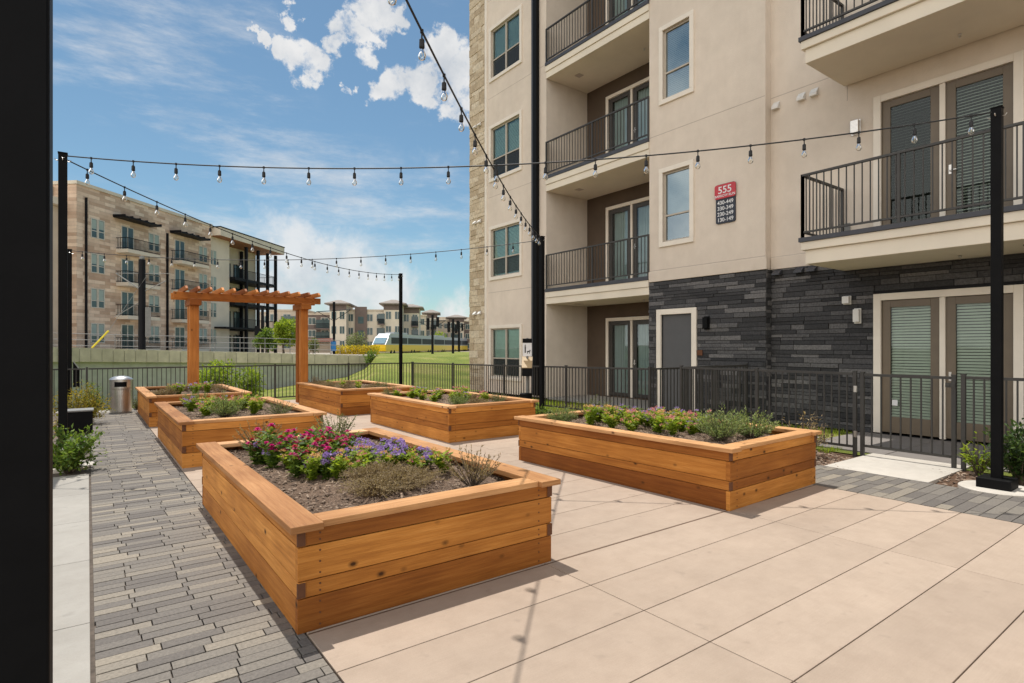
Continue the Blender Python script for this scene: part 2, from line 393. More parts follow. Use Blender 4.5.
sky.air_density = 1.0; sky.dust_density = .6; sky.ozone_density = 1.3; sky.altitude = 150
tc = N.new('ShaderNodeTexCoord')
def dirpx(px, py):
    return (FW + RT * ((px - 512) / FPX) + Vector((0, 0, 1)) * ((HORY - py) / FPX)).normalized()
def wmath(op, a, b=None, clamp=False):
    m = N.new('ShaderNodeMath'); m.operation = op; m.use_clamp = clamp
    for i, v in enumerate((a, b)):
        if v is None: continue
        if isinstance(v, (int, float)): m.inputs[i].default_value = v
        else: L.new(v, m.inputs[i])
    return m.outputs[0]
def wnoise(scale, detail, rough, mapscale=None, rot=None):
    n = N.new('ShaderNodeTexNoise'); n.inputs['Scale'].default_value = scale; n.inputs['Detail'].default_value = detail; n.inputs['Roughness'].default_value = rough
    src = tc.outputs['Generated']
    if mapscale:
        mp = N.new('ShaderNodeMapping'); mp.inputs['Scale'].default_value = mapscale
        if rot: mp.inputs['Rotation'].default_value = rot
        L.new(src, mp.inputs['Vector']); src = mp.outputs['Vector']
    L.new(src, n.inputs['Vector']); return n.outputs['Fac']
def wvec(scale, detail, amp, src):
    n = N.new('ShaderNodeTexNoise'); n.inputs['Scale'].default_value = scale; n.inputs['Detail'].default_value = detail; n.inputs['Roughness'].default_value = .6
    L.new(tc.outputs['Generated'], n.inputs['Vector'])
    a = N.new('ShaderNodeVectorMath'); a.operation = 'SUBTRACT'; L.new(n.outputs['Color'], a.inputs[0]); a.inputs[1].default_value = (.5, .5, .5)
    b = N.new('ShaderNodeVectorMath'); b.operation = 'SCALE'; L.new(a.outputs[0], b.inputs[0]); b.inputs['Scale'].default_value = amp
    c = N.new('ShaderNodeVectorMath'); c.operation = 'ADD'; L.new(src, c.inputs[0]); L.new(b.outputs[0], c.inputs[1]); return c.outputs[0]
WARP = wvec(55, 6, .035, wvec(17, 6, .10, tc.outputs['Generated']))
def blobs(lst):
    acc = None
    for px, py, rx in lst:
        v = N.new('ShaderNodeVectorMath'); v.operation = 'DISTANCE'; L.new(WARP, v.inputs[0]); v.inputs[1].default_value = dirpx(px, py)
        k = dirpx(px, py); r = rx / FPX * FW.dot(k) * .92
        d = wmath('SUBTRACT', 1.0, wmath('DIVIDE', v.outputs['Value'], r))
        acc = d if acc is None else wmath('MAXIMUM', acc, d)
    return acc
def smooth(x, a, b):
    m = N.new('ShaderNodeMapRange'); m.interpolation_type = 'SMOOTHSTEP'; m.inputs['From Min'].default_value = a; m.inputs['From Max'].default_value = b
    L.new(x, m.inputs['Value']); return m.outputs[0]
nz = wnoise(20, 11, .66); nzb = wnoise(11, 7, .6)
cum = blobs([(283, 50, 19), (298, 58, 26), (314, 66, 21), (350, 26, 20), (372, 10, 27), (388, 16, 17), (341, 46, 17), (362, 42, 18),
             (384, 80, 20), (402, 82, 27), (420, 88, 22), (448, 46, 26), (458, 78, 32), (480, 95, 28), (452, 106, 20), (500, 60, 36),
             (290, 10, 14), (262, 34, 9), (349, 84, 11),
             (700, -60, 60), (780, -20, 70), (900, -160, 120), (-160, 120, 70), (-300, 60, 90)])
cumd = smooth(wmath('ADD', wmath('MINIMUM', cum, .44), wmath('MULTIPLY', wmath('SUBTRACT', nz, .5), 1.9)), .0, .45)
low = blobs([(300, 270, 75), (350, 285, 80), (392, 296, 50), (270, 300, 80), (320, 258, 45), (455, 322, 40), (-80, 300, 130), (640, 300, 90)])
lowd = wmath('MULTIPLY', smooth(wmath('ADD', low, wmath('MULTIPLY', wmath('SUBTRACT', nzb, .5), 1.3)), .0, .75), .85)
ci = wnoise(2.6, 10, .68, (1.0, 1.6, 4.5), (.35, .2, .5))
cim = blobs([(120, 60, 150), (180, 110, 150), (215, 150, 140), (130, 90, 80), (70, 10, 90), (240, 60, 80), (330, 230, 120), (440, 215, 70)])
cid = wmath('MULTIPLY', smooth(ci, .42, .74), smooth(cim, -.05, .55)); cid = wmath('MULTIPLY', cid, .85)
ci2 = wmath('MULTIPLY', smooth(wnoise(3.5, 9, .65, (1, 1, 3.5)), .58, .85), .35)
allc = wmath('MAXIMUM', wmath('MAXIMUM', cumd, lowd), wmath('MAXIMUM', cid, ci2), True)
cr = N.new('ShaderNodeValToRGB'); cr.color_ramp.elements[0].color = (3.0, 3.2, 3.45, 1); cr.color_ramp.elements[1].color = (4.3, 4.3, 4.3, 1)
cr.color_ramp.elements[0].position = .30; cr.color_ramp.elements[1].position = .56
L.new(nzb, cr.inputs['Fac'])
mx = N.new('ShaderNodeMix'); mx.data_type = 'RGBA'; 
tint = N.new('ShaderNodeMix'); tint.data_type = 'RGBA'; tint.blend_type = 'MULTIPLY'; tint.inputs[0].default_value = 1; tint.inputs[7].default_value = (.46, .56, .545, 1)
L.new(sky.outputs[0], tint.inputs[6])
# added fill light, out of view: deck of bright cloud behind the camera
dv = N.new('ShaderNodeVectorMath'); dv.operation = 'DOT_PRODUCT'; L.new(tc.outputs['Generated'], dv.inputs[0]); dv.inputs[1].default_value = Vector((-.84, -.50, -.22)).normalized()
fill_deck = wmath('MULTIPLY', smooth(wmath('ADD', dv.outputs['Value'], wmath('MULTIPLY', wmath('SUBTRACT', wnoise(3.2, 8, .6), .5), .9)), .08, .42), .92)
mx0 = N.new('ShaderNodeMix'); mx0.data_type = 'RGBA'; L.new(fill_deck, mx0.inputs[0]); L.new(tint.outputs[2], mx0.inputs[6]); mx0.inputs[7].default_value = (9.0, 8.6, 8.1, 1)
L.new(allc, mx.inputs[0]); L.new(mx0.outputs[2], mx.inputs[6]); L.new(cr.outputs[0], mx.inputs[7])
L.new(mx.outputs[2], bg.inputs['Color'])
vs = scene.view_settings; vs.view_transform = 'Standard'; vs.look = 'None'; vs.gamma = 1; vs.exposure = .38; vs.use_curve_mapping = False
scene.cycles.max_bounces = 8; scene.cycles.transparent_max_bounces = 16; scene.cycles.use_denoising = True
scene.cycles.caustics_reflective = False; scene.cycles.caustics_refractive = False
scene.cycles.sample_clamp_indirect = 8

# ================================================================== ground, paving
def sheet(name, x0, y0, x1, y1, z, mat):
    b = MB(); b.face([(x0, y0, z), (x1, y0, z), (x1, y1, z), (x0, y1, z)]); o = b.build(name, mat); tag(o, kind='structure'); return o
b = MB(); n = 48
for i in range(n):
    a0, a1 = 2 * PI * i / n, 2 * PI * (i + 1) / n
    b.face([(0, 0, -1.6), (2600 * math.cos(a0), 2600 * math.sin(a0), -1.6), (2600 * math.cos(a1), 2600 * math.sin(a1), -1.6)])
tag(b.build('ground', M['ground']), kind='structure')
b = MB()
NG = 90
def mulch_z(x, y): return -.035 + (.018 * math.sin(x * 3.1) * math.cos(y * 2.7) if True else 0) - max(0, y - 8) * .007
xs = [-14 + 40 * i / NG for i in range(NG + 1)]; ys = [-14 + 32 * i / NG for i in range(NG + 1)]
for i in range(NG):
    for j in range(NG):
        b.face([(xs[i], ys[j], mulch_z(xs[i], ys[j])), (xs[i + 1], ys[j], mulch_z(xs[i + 1], ys[j])), (xs[i + 1], ys[j + 1], mulch_z(xs[i + 1], ys[j + 1])), (xs[i], ys[j + 1], mulch_z(xs[i], ys[j + 1]))])
tag(b.build('mulch_bed', M['mulch'], smooth=True), kind='structure')
# bark chips that lie on the beds
b = MB()
def chip(b, x, y, z, s):
    q = R.uniform(0, PI); d = Vector((math.cos(q), math.sin(q), R.uniform(-.3, .5))); sd = Vector((-math.sin(q), math.cos(q), R.uniform(-.3, .3)))
    c = Vector((x, y, z)); L1, W1 = s * R.uniform(.7, 1.6), s * R.uniform(.3, .6)
    u = Vector((0, 0, s * .25))
    b.v += [tuple(c - d * L1 / 2 - sd * W1 / 2), tuple(c + d * L1 / 2 - sd * W1 / 2), tuple(c + d * L1 / 2 + sd * W1 / 2), tuple(c - d * L1 / 2 + sd * W1 / 2), tuple(c + u)]
    k = len(b.v) - 5
    for f in ((0, 1, 4), (1, 2, 4), (2, 3, 4), (3, 0, 4)): b.f.append(tuple(k + i for i in f)); b.uv.append([(0, 0)] * 3); b.m.append(0)
for _ in range(2600):
    x, y = R.uniform(7.75, 8.85), R.uniform(-1, 7); chip(b, x, y, mulch_z(x, y) + .012, .04)
for _ in range(1500):
    x, y = R.uniform(-1.2, 0.0), R.uniform(8.8, 16.3); chip(b, x, y, mulch_z(x, y) + .012, .05)
tag(b.build('bark_chips', M['chips']), 'brown bark chips strewn over the mulch beds', 'bark chips', kind='stuff')

SL = .4445
def slabs(name, mat, cells, gap=.003, z=0.0, th=.06):
    b = MB()
    for x0, y0, x1, y1 in cells:
        b.box((x0 + gap, y0 + gap, z - th), (x1 - gap, y1 - gap, z))
    o = b.build(name, mat, bevel=.003); tag(o, kind='structure'); return o
cells = []
y = .909 - SL * 16
rows = []
while y < 17.3:
    rows.append(y); y += SL
for y0 in rows:
    cols = [.95, 2.63, 4.90, 6.57] if y0 < 6.5 else [.95, 2.63, 4.90, 6.57, 7.62]
    for a, c in zip(cols, cols[1:]):
        g0 = .014 if abs(y0 - 3.13) < .1 else 0
        cells.append((a, y0 + g0, c, y0 + SL))
b_base = sheet('slab_base', -.75, -6.5, 7.66, 17.4, -.021, M['jointdirt'])
slabs('concrete_patio', M['concrete'], cells)
b = MB(); b.box((.96, 3.127, -.05), (6.56, 3.147, -.003)); tag(b.build('expansion_joint', M['jointwood']), kind='structure')
slabs('concrete_end_strip', M['concgrey'], [(.02 + k * .93, 16.62, .02 + (k + 1) * .93, 17.3) for k in range(1)])
slabs('concrete_walk', M['concgrey'], [(-.72, 8.72 - (k + 1) * 1.18, .012, 8.72 - k * 1.18) for k in range(13)])
def pavers(name, x0, x1, y0, y1, pl, pw, z=0.0, bond=1.0):
    b = MB(); y = y0; k = 0
    while y < y1:
        off = R.choice((.0, .05, .1, .3, .36, .42)) * pl * bond + R.uniform(-.012, .012); x = x0 - off
        while x < x1:
            a, c = max(x, x0), min(x + pl, x1)
            if c - a > .03:
                dz = R.uniform(-.002, .002)
                b.box((a + .003, y + .003, z - .05), (c - .003, y + pw - .003, z + dz))
            x += pl
        y += pw; k += 1
    o = b.build(name, M['paver'], bevel=.0025); tag(o, kind='structure')
pavers('paver_path', .026, .945, -5.0, 16.6, .29, .081)
pavers('paver_band', 6.58, 7.72, -5.0, 6.5, .37, .115, bond=1.4)
slabs('gate_pad', M['concpad'], [(7.73, 2.42, 9.22, 3.58)])
slabs('patio_floor', M['patioconc'], [(9.23, 2.2, 11.38, 3.42), (9.23, 3.43, 11.38, 4.62), (9.23, .9, 11.38, 2.19)])
slabs('patio_step_pad', M['concpad'], [(9.3, 4.75, 10.2, 5.5), (9.6, 7.6, 11.15, 9.2)], z=-.006)
slabs('recess_floor', M['concgrey'], [(11.22, 9.4, 12.9, 13.34)], z=.02)
# lawn strip between the fence and the building
def strip_z(y): return -.02 - max(0, y - 7) * .009
b = MB()
ys = [-3 + .5 * k for k in range(44)]
for a, c in zip(ys, ys[1:]):
    for x0, x1 in ((9.0, 10.1), (10.1, 11.3)):
        b.face([(x0, a, strip_z(a)), (x1, a, strip_z(a)), (x1, c, strip_z(c)), (x0, c, strip_z(c))])
tag(b.build('lawn_strip', M['lawn']), kind='structure')
b = MB()
for _ in range(15000):
    x, y = R.uniform(8.75, 11.2), R.uniform(4.0, 14.5)
    if x > 9.25 and y < 4.7: continue
    if 9.3 < x < 10.2 and 4.75 < y < 5.5: continue
    if 9.6 < x < 11.15 and 7.6 < y < 9.2: continue
    z = strip_z(y); h = R.uniform(.04, .10); q = R.uniform(0, 2 * PI); d = Vector((math.cos(q), math.sin(q), 0)) * .006; ln = Vector((R.uniform(-.03, .03), R.uniform(-.03, .03), h))
    c = Vector((x, y, z)); b.face([c - d, c + d, c + ln])
tag(b.build('grass', M['leafbright']), 'fresh green grass growing along the fence and building', 'grass', kind='stuff')

# ------------------------------------------------------------------ terrain beyond the fences
def lerp_tab(x, tab):
    if x <= tab[0][0]: return tab[0][1]
    for (a, va), (c, vc) in zip(tab, tab[1:]):
        if x <= c: return va + (vc - va) * (x - a) / (c - a)
    return tab[-1][1]
def t_wall(px): return 22 + (px - 75) * .044
def z_walltop(px): return lerp_tab(px, [(-300, 1.75), (75, 1.53), (250, 1.28), (375, 1.02), (430, .97), (520, 1.05)])
def z_wallbase(px): return lerp_tab(px, [(-300, -1.0), (230, -.95), (267, -.73), (310, -.46), (346, -.23), (364, .21), (369, .46), (376, 1.0), (430, .97), (520, 1.05)])
cols = [-300 + 20 * k for k in range(28)] + [262 + 6 * k for k in range(24)] + [410 + 15 * k for k in range(12)]
lawn = MB(); plat = MB()
def column(px):
    ry = FW.y + RT.y * (px - 512) / FPX
    t0 = 17.82 / ry; z0 = -.11
    tw = t_wall(px); zb = z_wallbase(px); out = []
    for k in range(13):
        u = k / 12; s = u * u * (3 - 2 * u)
        out.append(at(px, t0 + (tw - t0) * u, z0 + (zb - z0) * (s if zb > 0 else u) + (.05 * math.sin(px * .11 + u * 9) * u * (1 - u))))
    return out
def column2(px):
    tw = t_wall(px); zt = z_walltop(px) - .06
    pts = [(tw + .25, zt), (tw + 5, zt), (60, max(.6, zt - .25)), (92, .35), (150, .3), (240, .3), (420, .3)]
    return [at(px, t, z) for t, z in pts]
cc = [column(p) for p in cols]; c2 = [column2(p) for p in cols]
for a, c in zip(cc, cc[1:]):
    for k in range(12): lawn.face([a[k], c[k], c[k + 1], a[k + 1]])
for pxc, a, c in zip(cols, c2, c2[1:]):
    for k in range(len(a) - 1): plat.face([a[k], c[k], c[k + 1], a[k + 1]], mi=1 if pxc < 372 or k >= 4 else 0)
for i in range(len(cols) - 1):
    if cols[i] >= 376: lawn.face([cc[i][-1], cc[i + 1][-1], c2[i + 1][0], c2[i][0]])
tag(lawn.build('lawn_slope', M['lawn'], smooth=True), kind='structure')
tag(plat.build('rail_embankment_ground', [M['lawn'], M['ballast']], smooth=True), kind='structure')

# retaining wall
rw = empty('retaining_wall', at(200, t_wall(200), 0)); tag(rw, 'long pale concrete retaining wall with overhanging parapet behind the picket fence', 'retaining wall')
inv = Vector(rw.location)
par = MB(); low_ = MB()
pxs = [-290 + 11.2 * k for k in range(64)]
def wallpt(px, dt, z): p = at(px, t_wall(px) + dt, z); return p - inv
def wedge(b, p0, p1, d0, d1, za, zb_, zc, zd):
    v = [wallpt(p0, d0, za), wallpt(p1, d0, zb_), wallpt(p1, d1, zb_), wallpt(p0, d1, za), wallpt(p0, d0, zc), wallpt(p1, d0, zd), wallpt(p1, d1, zd), wallpt(p0, d1, zc)]
    k = len(b.v); b.v += [tuple(x) for x in v]
    for f in ((0, 1, 2, 3)[::-1], (4, 5, 6, 7), (0, 1, 5, 4), (1, 2, 6, 5), (2, 3, 7, 6), (3, 0, 4, 7)):
        b.f.append(tuple(k + i for i in f)); b.uv.append([(0, 0)] * 4); b.m.append(0)
for p0, p1 in zip(pxs, pxs[1:]):
    if p0 > 374: break
    p1 = min(p1, 378)
    wedge(par, p0 + .18, p1 - .18, 0, .3, z_walltop(p0) - .55, z_walltop(p1) - .55, z_walltop(p0), z_walltop(p1))
for p0, p1 in zip(pxs[::3], pxs[3::3]):
    if p0 > 374: break
    p1 = min(p1, 378)
    wedge(low_, p0 + .1, p1 - .1, .22, .55, z_wallbase(p0) - .8, z_wallbase(p1) - .8, z_walltop(p0) - .05, z_walltop(p1) - .05)
par.build('parapet', M['wallconc'], rw); low_.build('lower_panels', M['wallgrey'], rw)
# steel railing on the embankment above the wall
rl = empty('embankment_railing', at(200, 40, 1)); inv = Vector(rl.location)
tag(rl, 'thin grey steel railing running above the concrete retaining wall', 'railing')
def rp(px, dz): 
    t = 36 + (px - 60) * .03
    zt = lerp_tab(px, [(-100, 2.6), (60, 2.42), (250, 2.22), (375, 2.0)])
    return at(px, t, zt - dz) - inv
rb = MB()
for dz in (0, .38, .76): rb.tube([rp(p, dz) for p in range(-60, 341, 40)], .02, 5)
rb.build('rails', M['galv'], rl)
for p in range(-60, 341, 25):
    m = MB(); m.tube([rp(p, 0), rp(p, 1.6)], .024, 5); m.build('post', M['galv'], rl)

# ================================================================== planters
PW, PL, PH = 1.79, 3.2, .60
def planter_soil_z(x, y): return .50 + .02 * math.sin(x * 5.3 + 1) * math.cos(y * 3.9) + .025 * math.exp(-((x - .86) ** 2 + (y - 1.6) ** 2) / .8)
def make_planter():
    root = empty('raised_planter')
    T = .045
    zs = [(0.0, .185), (.190, .278), (.283, .465), (.470, .556)]
    sides = {k: MB() for k in ('front', 'back', 'left', 'right')}
    for i, (z0, z1) in enumerate(zs):
        wide = i % 2 == 0
        e = 0 if wide else T
        j = R.uniform(0, .003)
        # wide courses: end boards cover the side boards' ends; narrow courses the other way round
        sides['front'].box((e, 0 + j, z0), (PW - e, T, z1), 0)
        sides['back'].box((e, PL - T, z0), (PW - e, PL - j, z1), 0)
        s = T if wide else 0
        sides['left'].box((0 + j, s, z0), (T, PL - s, z1), 1)
        sides['right'].box((PW - T, s, z0), (PW - j, PL - s, z1), 1)
    for k, m in sides.items():
        m.build('side_boards', M['cedar'], root, bevel=.003)
    for x0 in (-.002, PW - T + .004):
        for z0, z1 in (zs[1], zs[3]):
            for ya, yb in ((-.004, .012), (PL - .012, PL + .004)):
                eg = MB(); eg.box((x0, ya, z0 + .004), (x0 + T - .002, yb, z1 - .004), 2); eg.build('end_grain', M['endgrain'], root)
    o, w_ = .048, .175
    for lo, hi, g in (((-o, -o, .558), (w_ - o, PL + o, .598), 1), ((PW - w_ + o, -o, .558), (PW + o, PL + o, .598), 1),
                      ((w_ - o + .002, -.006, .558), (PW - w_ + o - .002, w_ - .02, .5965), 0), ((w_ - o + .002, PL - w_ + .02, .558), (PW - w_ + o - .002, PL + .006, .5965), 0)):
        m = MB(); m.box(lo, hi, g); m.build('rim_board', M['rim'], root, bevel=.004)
    sc_ = MB()
    for i, (z0, z1) in enumerate(zs):
        for x in (.12, PW - .12):
            for z in ((z0 + .03, (z0 + z1) / 2, z1 - .03) if i % 2 == 0 else (z0 + .025, z1 - .025)):
                sc_.lathe([(.006, 0), (.006, .002)], 6, (0, 0, 0)); 
                for q in range(len(sc_.v) - 12, len(sc_.v)):
                    a = sc_.v[q]; sc_.v[q] = (x + a[0], -a[2] - .0005, z + a[1])
    sc_.build('screw_heads', M['endgrain'], root)
    s = MB(); nx, ny = 40, 74
    px_ = lambda i: T + (PW - 2 * T) * i / nx
    py_ = lambda j: T + (PL - 2 * T) * j / ny
    H = [[planter_soil_z(px_(i), py_(j)) + R.uniform(-.012, .012) for j in range(ny + 1)] for i in range(nx + 1)]
    base = len(s.v)
    for i in range(nx + 1):
        for j in range(ny + 1): s.v.append((px_(i), py_(j), H[i][j]))
    for i in range(nx):
        for j in range(ny):
            a = i * (ny + 1) + j; s.f.append((a, a + ny + 1, a + ny + 2, a + 1)); s.uv.append([(0, 0)] * 4); s.m.append(0)
    for _ in range(5200):
        x, y = R.uniform(T + .02, PW - T - .02), R.uniform(T + .02, PL - T - .02)
        k0 = len(s.m); chip(s, x, y, planter_soil_z(x, y) + R.uniform(.002, .012), R.uniform(.01, .03))
        for q in range(k0, len(s.m)): s.m[q] = 1
    s.build('soil', [M['soil'], M['chips']], root)
    return root
PLANTERS = [  # x, y, rot(deg), label, phrase
    (.905, 3.155, 0, 'nearest cedar planter box, full of magenta and purple flowers', 'the nearest planter'),
    (4.86, 3.105, 2.0, 'long cedar planter box with green shrubs closest to the fence gate', 'the planter by the gate fence'),
    (.965, 8.36, 0, 'cedar planter box second along the grey paver path, yellow and green plants', 'the second planter along the path'),
    (.95, 13.05, 0, 'small looking far cedar planter beside the steel trash can', 'the planter beside the trash can'),
    (4.68, 8.02, 0, 'cedar planter box in the middle of the right row with low mixed bedding', 'the middle planter of the right row'),
    (4.56, 12.6, 0, 'far cedar planter box standing next to the right pergola post', 'the planter at the pergola post'),
]
proto = make_planter(); PR = []
for i, (x, y, rz, lab, ph) in enumerate(PLANTERS):
    o = proto if i == 0 else copy_tree(proto)
    o.location = (x, y, 0); o.rotation_euler = (0, 0, math.radians(rz))
    tag(o, lab, 'planter', 'raised cedar planters'); PR.append(o)
    if i in (1,): o.scale = (1.0, .985, 1)

# ------------------------------------------------------------------ plants
def rv(a=1.0): return Vector((R.gauss(0, a), R.gauss(0, a), R.gauss(0, a)))
def leafy(b, n, rad, h, L, W, stems=6, spread=.8):
    """upright leafy stems from the ground"""
    for _ in range(stems):
        q = R.uniform(0, 2 * PI); r = R.uniform(.08, 1.15) * rad * spread
        tip = Vector((math.cos(q) * r, math.sin(q) * r, h * R.uniform(.45, 1)))
        mid = Vector((tip.x * .62, tip.y * .45, tip.z * .55))
        b.tube([(0, 0, -.02), mid, tip], [.004, .003, .002], 4, False)
        m = n // stems
        for k in range(m):
            u = (k + .5) / m; p = (mid * (2 * u) if u < .5 else mid + (tip - mid) * (2 * u - 1))
            a = k * 2.4 + q; d = Vector((math.cos(a), math.sin(a), R.uniform(.0, .9)))
            b.leaf(p, d, Vector((0, 0, 1)) + rv(.3), L * R.uniform(.6, 1.2), W * R.uniform(.7, 1.2))
        yield tip
def bloom(b, c, r, petals=9, rings=3):
    for k in range(rings):
        for i in range(petals - k * 2):
            a = 2 * PI * i / (petals - k * 2) + k * .3
            d = Vector((math.cos(a), math.sin(a), .12 + .5 * k))
            b.leaf(c + Vector((0, 0, .004 * k)), d, Vector((0, 0, 1)), r * (1 - .22 * k) * R.uniform(.9, 1.1), r * .62)
def fluff(b, c, r, n=16):
    for _ in range(n):
        d = rv(); d.z = abs(d.z) * .7 + .1; d.normalize()
        b.leaf(c + d * r * R.uniform(.2, .8), d + rv(.5), rv(), r * .55, r * .45)
def plant(name, leafmat, gen, blooms=()):
    root = empty(name); b = MB(); gen(b); b.build('foliage', leafmat, root)
    for mat, fn in blooms:
        m = MB(); fn(m); m.build('bloom', mat, root)
    return root
def zinnia(cols):
    tips = []
    def gen(b): tips.extend(leafy(b, 130, .16, .33, .085, .042, 9))
    root = empty('zinnia_plant'); b = MB(); gen(b); b.build('foliage', M['leafgreen'], root)
    for tp in tips[:R.choice((5, 6, 7))]:
        m = MB(); bloom(m, tp + Vector((0, 0, .01)), R.uniform(.038, .050)); m.build('bloom', R.choice(cols), root)
    return root
def ageratum():
    tips = []
    root = empty('ageratum_plant'); b = MB(); tips.extend(leafy(b, 150, .18, .19, .06, .036, 14)); b.build('foliage', M['leafgreen'], root)
    for tp in tips[:9]:
        m = MB(); fluff(m, tp + Vector((0, 0, .012)), R.uniform(.036, .05), 26); m.build('bloom', M['lilac'], root)
    return root
def lantana(mats, leafm='leafbright'):
    tips = []
    root = empty('bedding_plant'); nb = 9 if M['lilac'] in mats else 6; b = MB(); tips.extend(leafy(b, 190, .16, .23, .068, .046, 13)); b.build('foliage', M[leafm], root)
    for tp in tips[:nb]:
        m = MB(); fluff(m, tp + Vector((0, 0, .012)), R.uniform(.028, .040), 18); m.build('bloom', R.choice(mats), root)
    return root
def rosemary(h=.40, rad=.25, mat='leafrose', n=95, name='rosemary_bush', L=.034):
    root = empty(name); b = MB(); tw = MB()
    for _ in range(n):
        q = R.uniform(0, 2 * PI); r = rad * math.sqrt(R.uniform(0, 1)); hh = h * R.uniform(.5, 1) * (1 - .35 * r / rad)
        tip = Vector((math.cos(q) * r * 1.15, math.sin(q) * r * 1.15, hh)); mid = tip * .5 + Vector((math.cos(q), math.sin(q), 0)) * r * .12
        tw.tube([(0, 0, -.02), mid, tip], [.0035, .0025, .001], 3, False)
        for k in range(20):
            u = .25 + .75 * (k + R.random()) / 20; p = mid * (2 * u) if u < .5 else mid + (tip - mid) * (2 * u - 1)
            d = (tip - mid).normalized() * .8 + rv(.55); b.leaf(p, d, rv(), L * R.uniform(.7, 1.3), L * .28)
    b.build('foliage', M[mat], root); tw.build('twigs', M['twig'], root)
    return root
def thyme(mat='leafdry', h=.15, rad=.28, n=300, name='dry_thyme_mat'):
    root = empty(name); b = MB()
    for _ in range(n):
        q = R.uniform(0, 2 * PI); r = rad * R.uniform(.1, 1); tip = Vector((math.cos(q) * r, math.sin(q) * r, h * R.uniform(.3, 1) * (1 - .4 * r / rad)))
        st = Vector((tip.x * .4, tip.y * .4, 0)); mid = (st + tip) / 2 + Vector((0, 0, .03))
        b.tube([st, mid, tip], [.002, .0016, .001], 3, False)
        for k in range(5): b.leaf(mid + (tip - mid) * R.random(), rv() + Vector((0, 0, .6)), rv(), .016, .006)
    b.build('foliage', M[mat], root)
    return root
PROT = {
    'zin': [zinnia([M['magenta'], M['magenta'], M['magenta'], M['red']]) for _ in range(4)],
    'pink': [zinnia([M['pink'], M['magenta'], M['red']]) for _ in range(2)],
    'age': [ageratum() for _ in range(4)],
    'lan': [lantana([M['peach'], M['pink']]) for _ in range(4)],
    'pan': [lantana([M['lilac'], M['pink']]) for _ in range(3)],
    'ros': [rosemary() for _ in range(2)],
    'dry': [thyme() for _ in range(2)],
    'wisp': [rosemary(.36, .2, 'leafdry', 44, 'dry_sage_bush', .026)],
    'sage': [rosemary(.36, .23, 'leafgrey', 48, 'grey_sage_bush', .030)],
}
KN = {'zin': ('magenta zinnia plant', 'flower'), 'pink': ('pink and red zinnia plant', 'flower'), 'age': ('purple ageratum plant', 'flower'),
      'lan': ('yellow-green bedding plant with peach and pink blooms', 'bedding plant'), 'pan': ('leafy plant with lilac and pink blooms', 'bedding plant'),
      'ros': ('bushy green rosemary', 'shrub'), 'dry': ('dry tan thyme mat', 'ground plant'), 'wisp': ('brownish wispy sage bush', 'shrub'), 'sage': ('grey-green sage bush', 'shrub')}
used_proto = set(); records = []
def put(kind, pi, x, y, s=1.0, label=None):
    """plant in planter pi at planter coordinates x (across) and y (along)"""
    k = R.randrange(len(PROT[kind])); p = PROT[kind][k]
    o = p if (kind, k) not in used_proto else copy_tree(p)
    used_proto.add((kind, k))
    X, Y, rz = PLANTERS[pi][:3]; a = math.radians(rz)
    o.location = (X + x * math.cos(a) - y * math.sin(a), Y + x * math.sin(a) + y * math.cos(a), planter_soil_z(x, y))
    o.rotation_euler = (0, 0, R.uniform(0, 6.28)); o.scale = (s, s, s * R.uniform(.9, 1.1))
    records.append((kind, pi, x, y, o, label))
# nearest planter
for x, y in [(.62, 2.30), (.80, 2.15), (.95, 2.35), (.70, 2.55), (.50, 2.60), (.92, 2.62), (1.10, 2.45), (.58, 2.05), (.78, 1.95), (1.12, 2.72), (1.28, 2.62), (.46, 2.2), (.74, 1.72), (1.0, 2.15), (.40, 2.5), (.62, 1.9), (.52, 1.75)]:
    put('zin', 0, x - .10, y - .24, R.uniform(.72, .95))
for x, y in [(.70, 1.85), (1.02, 2.0), (.88, 2.45)]: put('pink', 0, x - .12, y - .22, .82)
for x, y in [(.40, 2.45), (.60, 1.72), (.66, 1.52), (.92, 1.80), (1.08, 1.75), (1.20, 1.95), (1.25, 2.2), (1.40, 2.05), (1.38, 1.70), (1.48, 1.42), (.82, 2.75), (1.22, 1.52)]:
    put('age', 0, x - .06, y - .2, R.uniform(.65, .9))
for x, y in [(.60, 1.62), (.70, 1.36), (.95, 1.52), (1.30, 1.25), (1.50, 1.12), (1.14, 1.38), (1.40, 1.58), (.52, 1.45), (.84, 1.30), (1.02, 1.72), (.5, 1.95)]: put('lan', 0, x - .03, y - .12, R.uniform(.66, .9))
put('wisp', 0, 1.42, .48, 1.0, 'wispy brown sage bush near the right end of the nearest planter')
put('wisp', 0, .48, 2.92, 1.1, 'wispy sage bush at the back left corner of the nearest planter')
put('sage', 0, 1.25, 2.95, 1.1, 'grey-green sage bush at the back rim of the nearest planter')
for x, y in [(.80, .92), (.98, 1.05), (.92, .68), (.70, .62), (1.1, .8)]: put('dry', 0, x, y, 1.0)
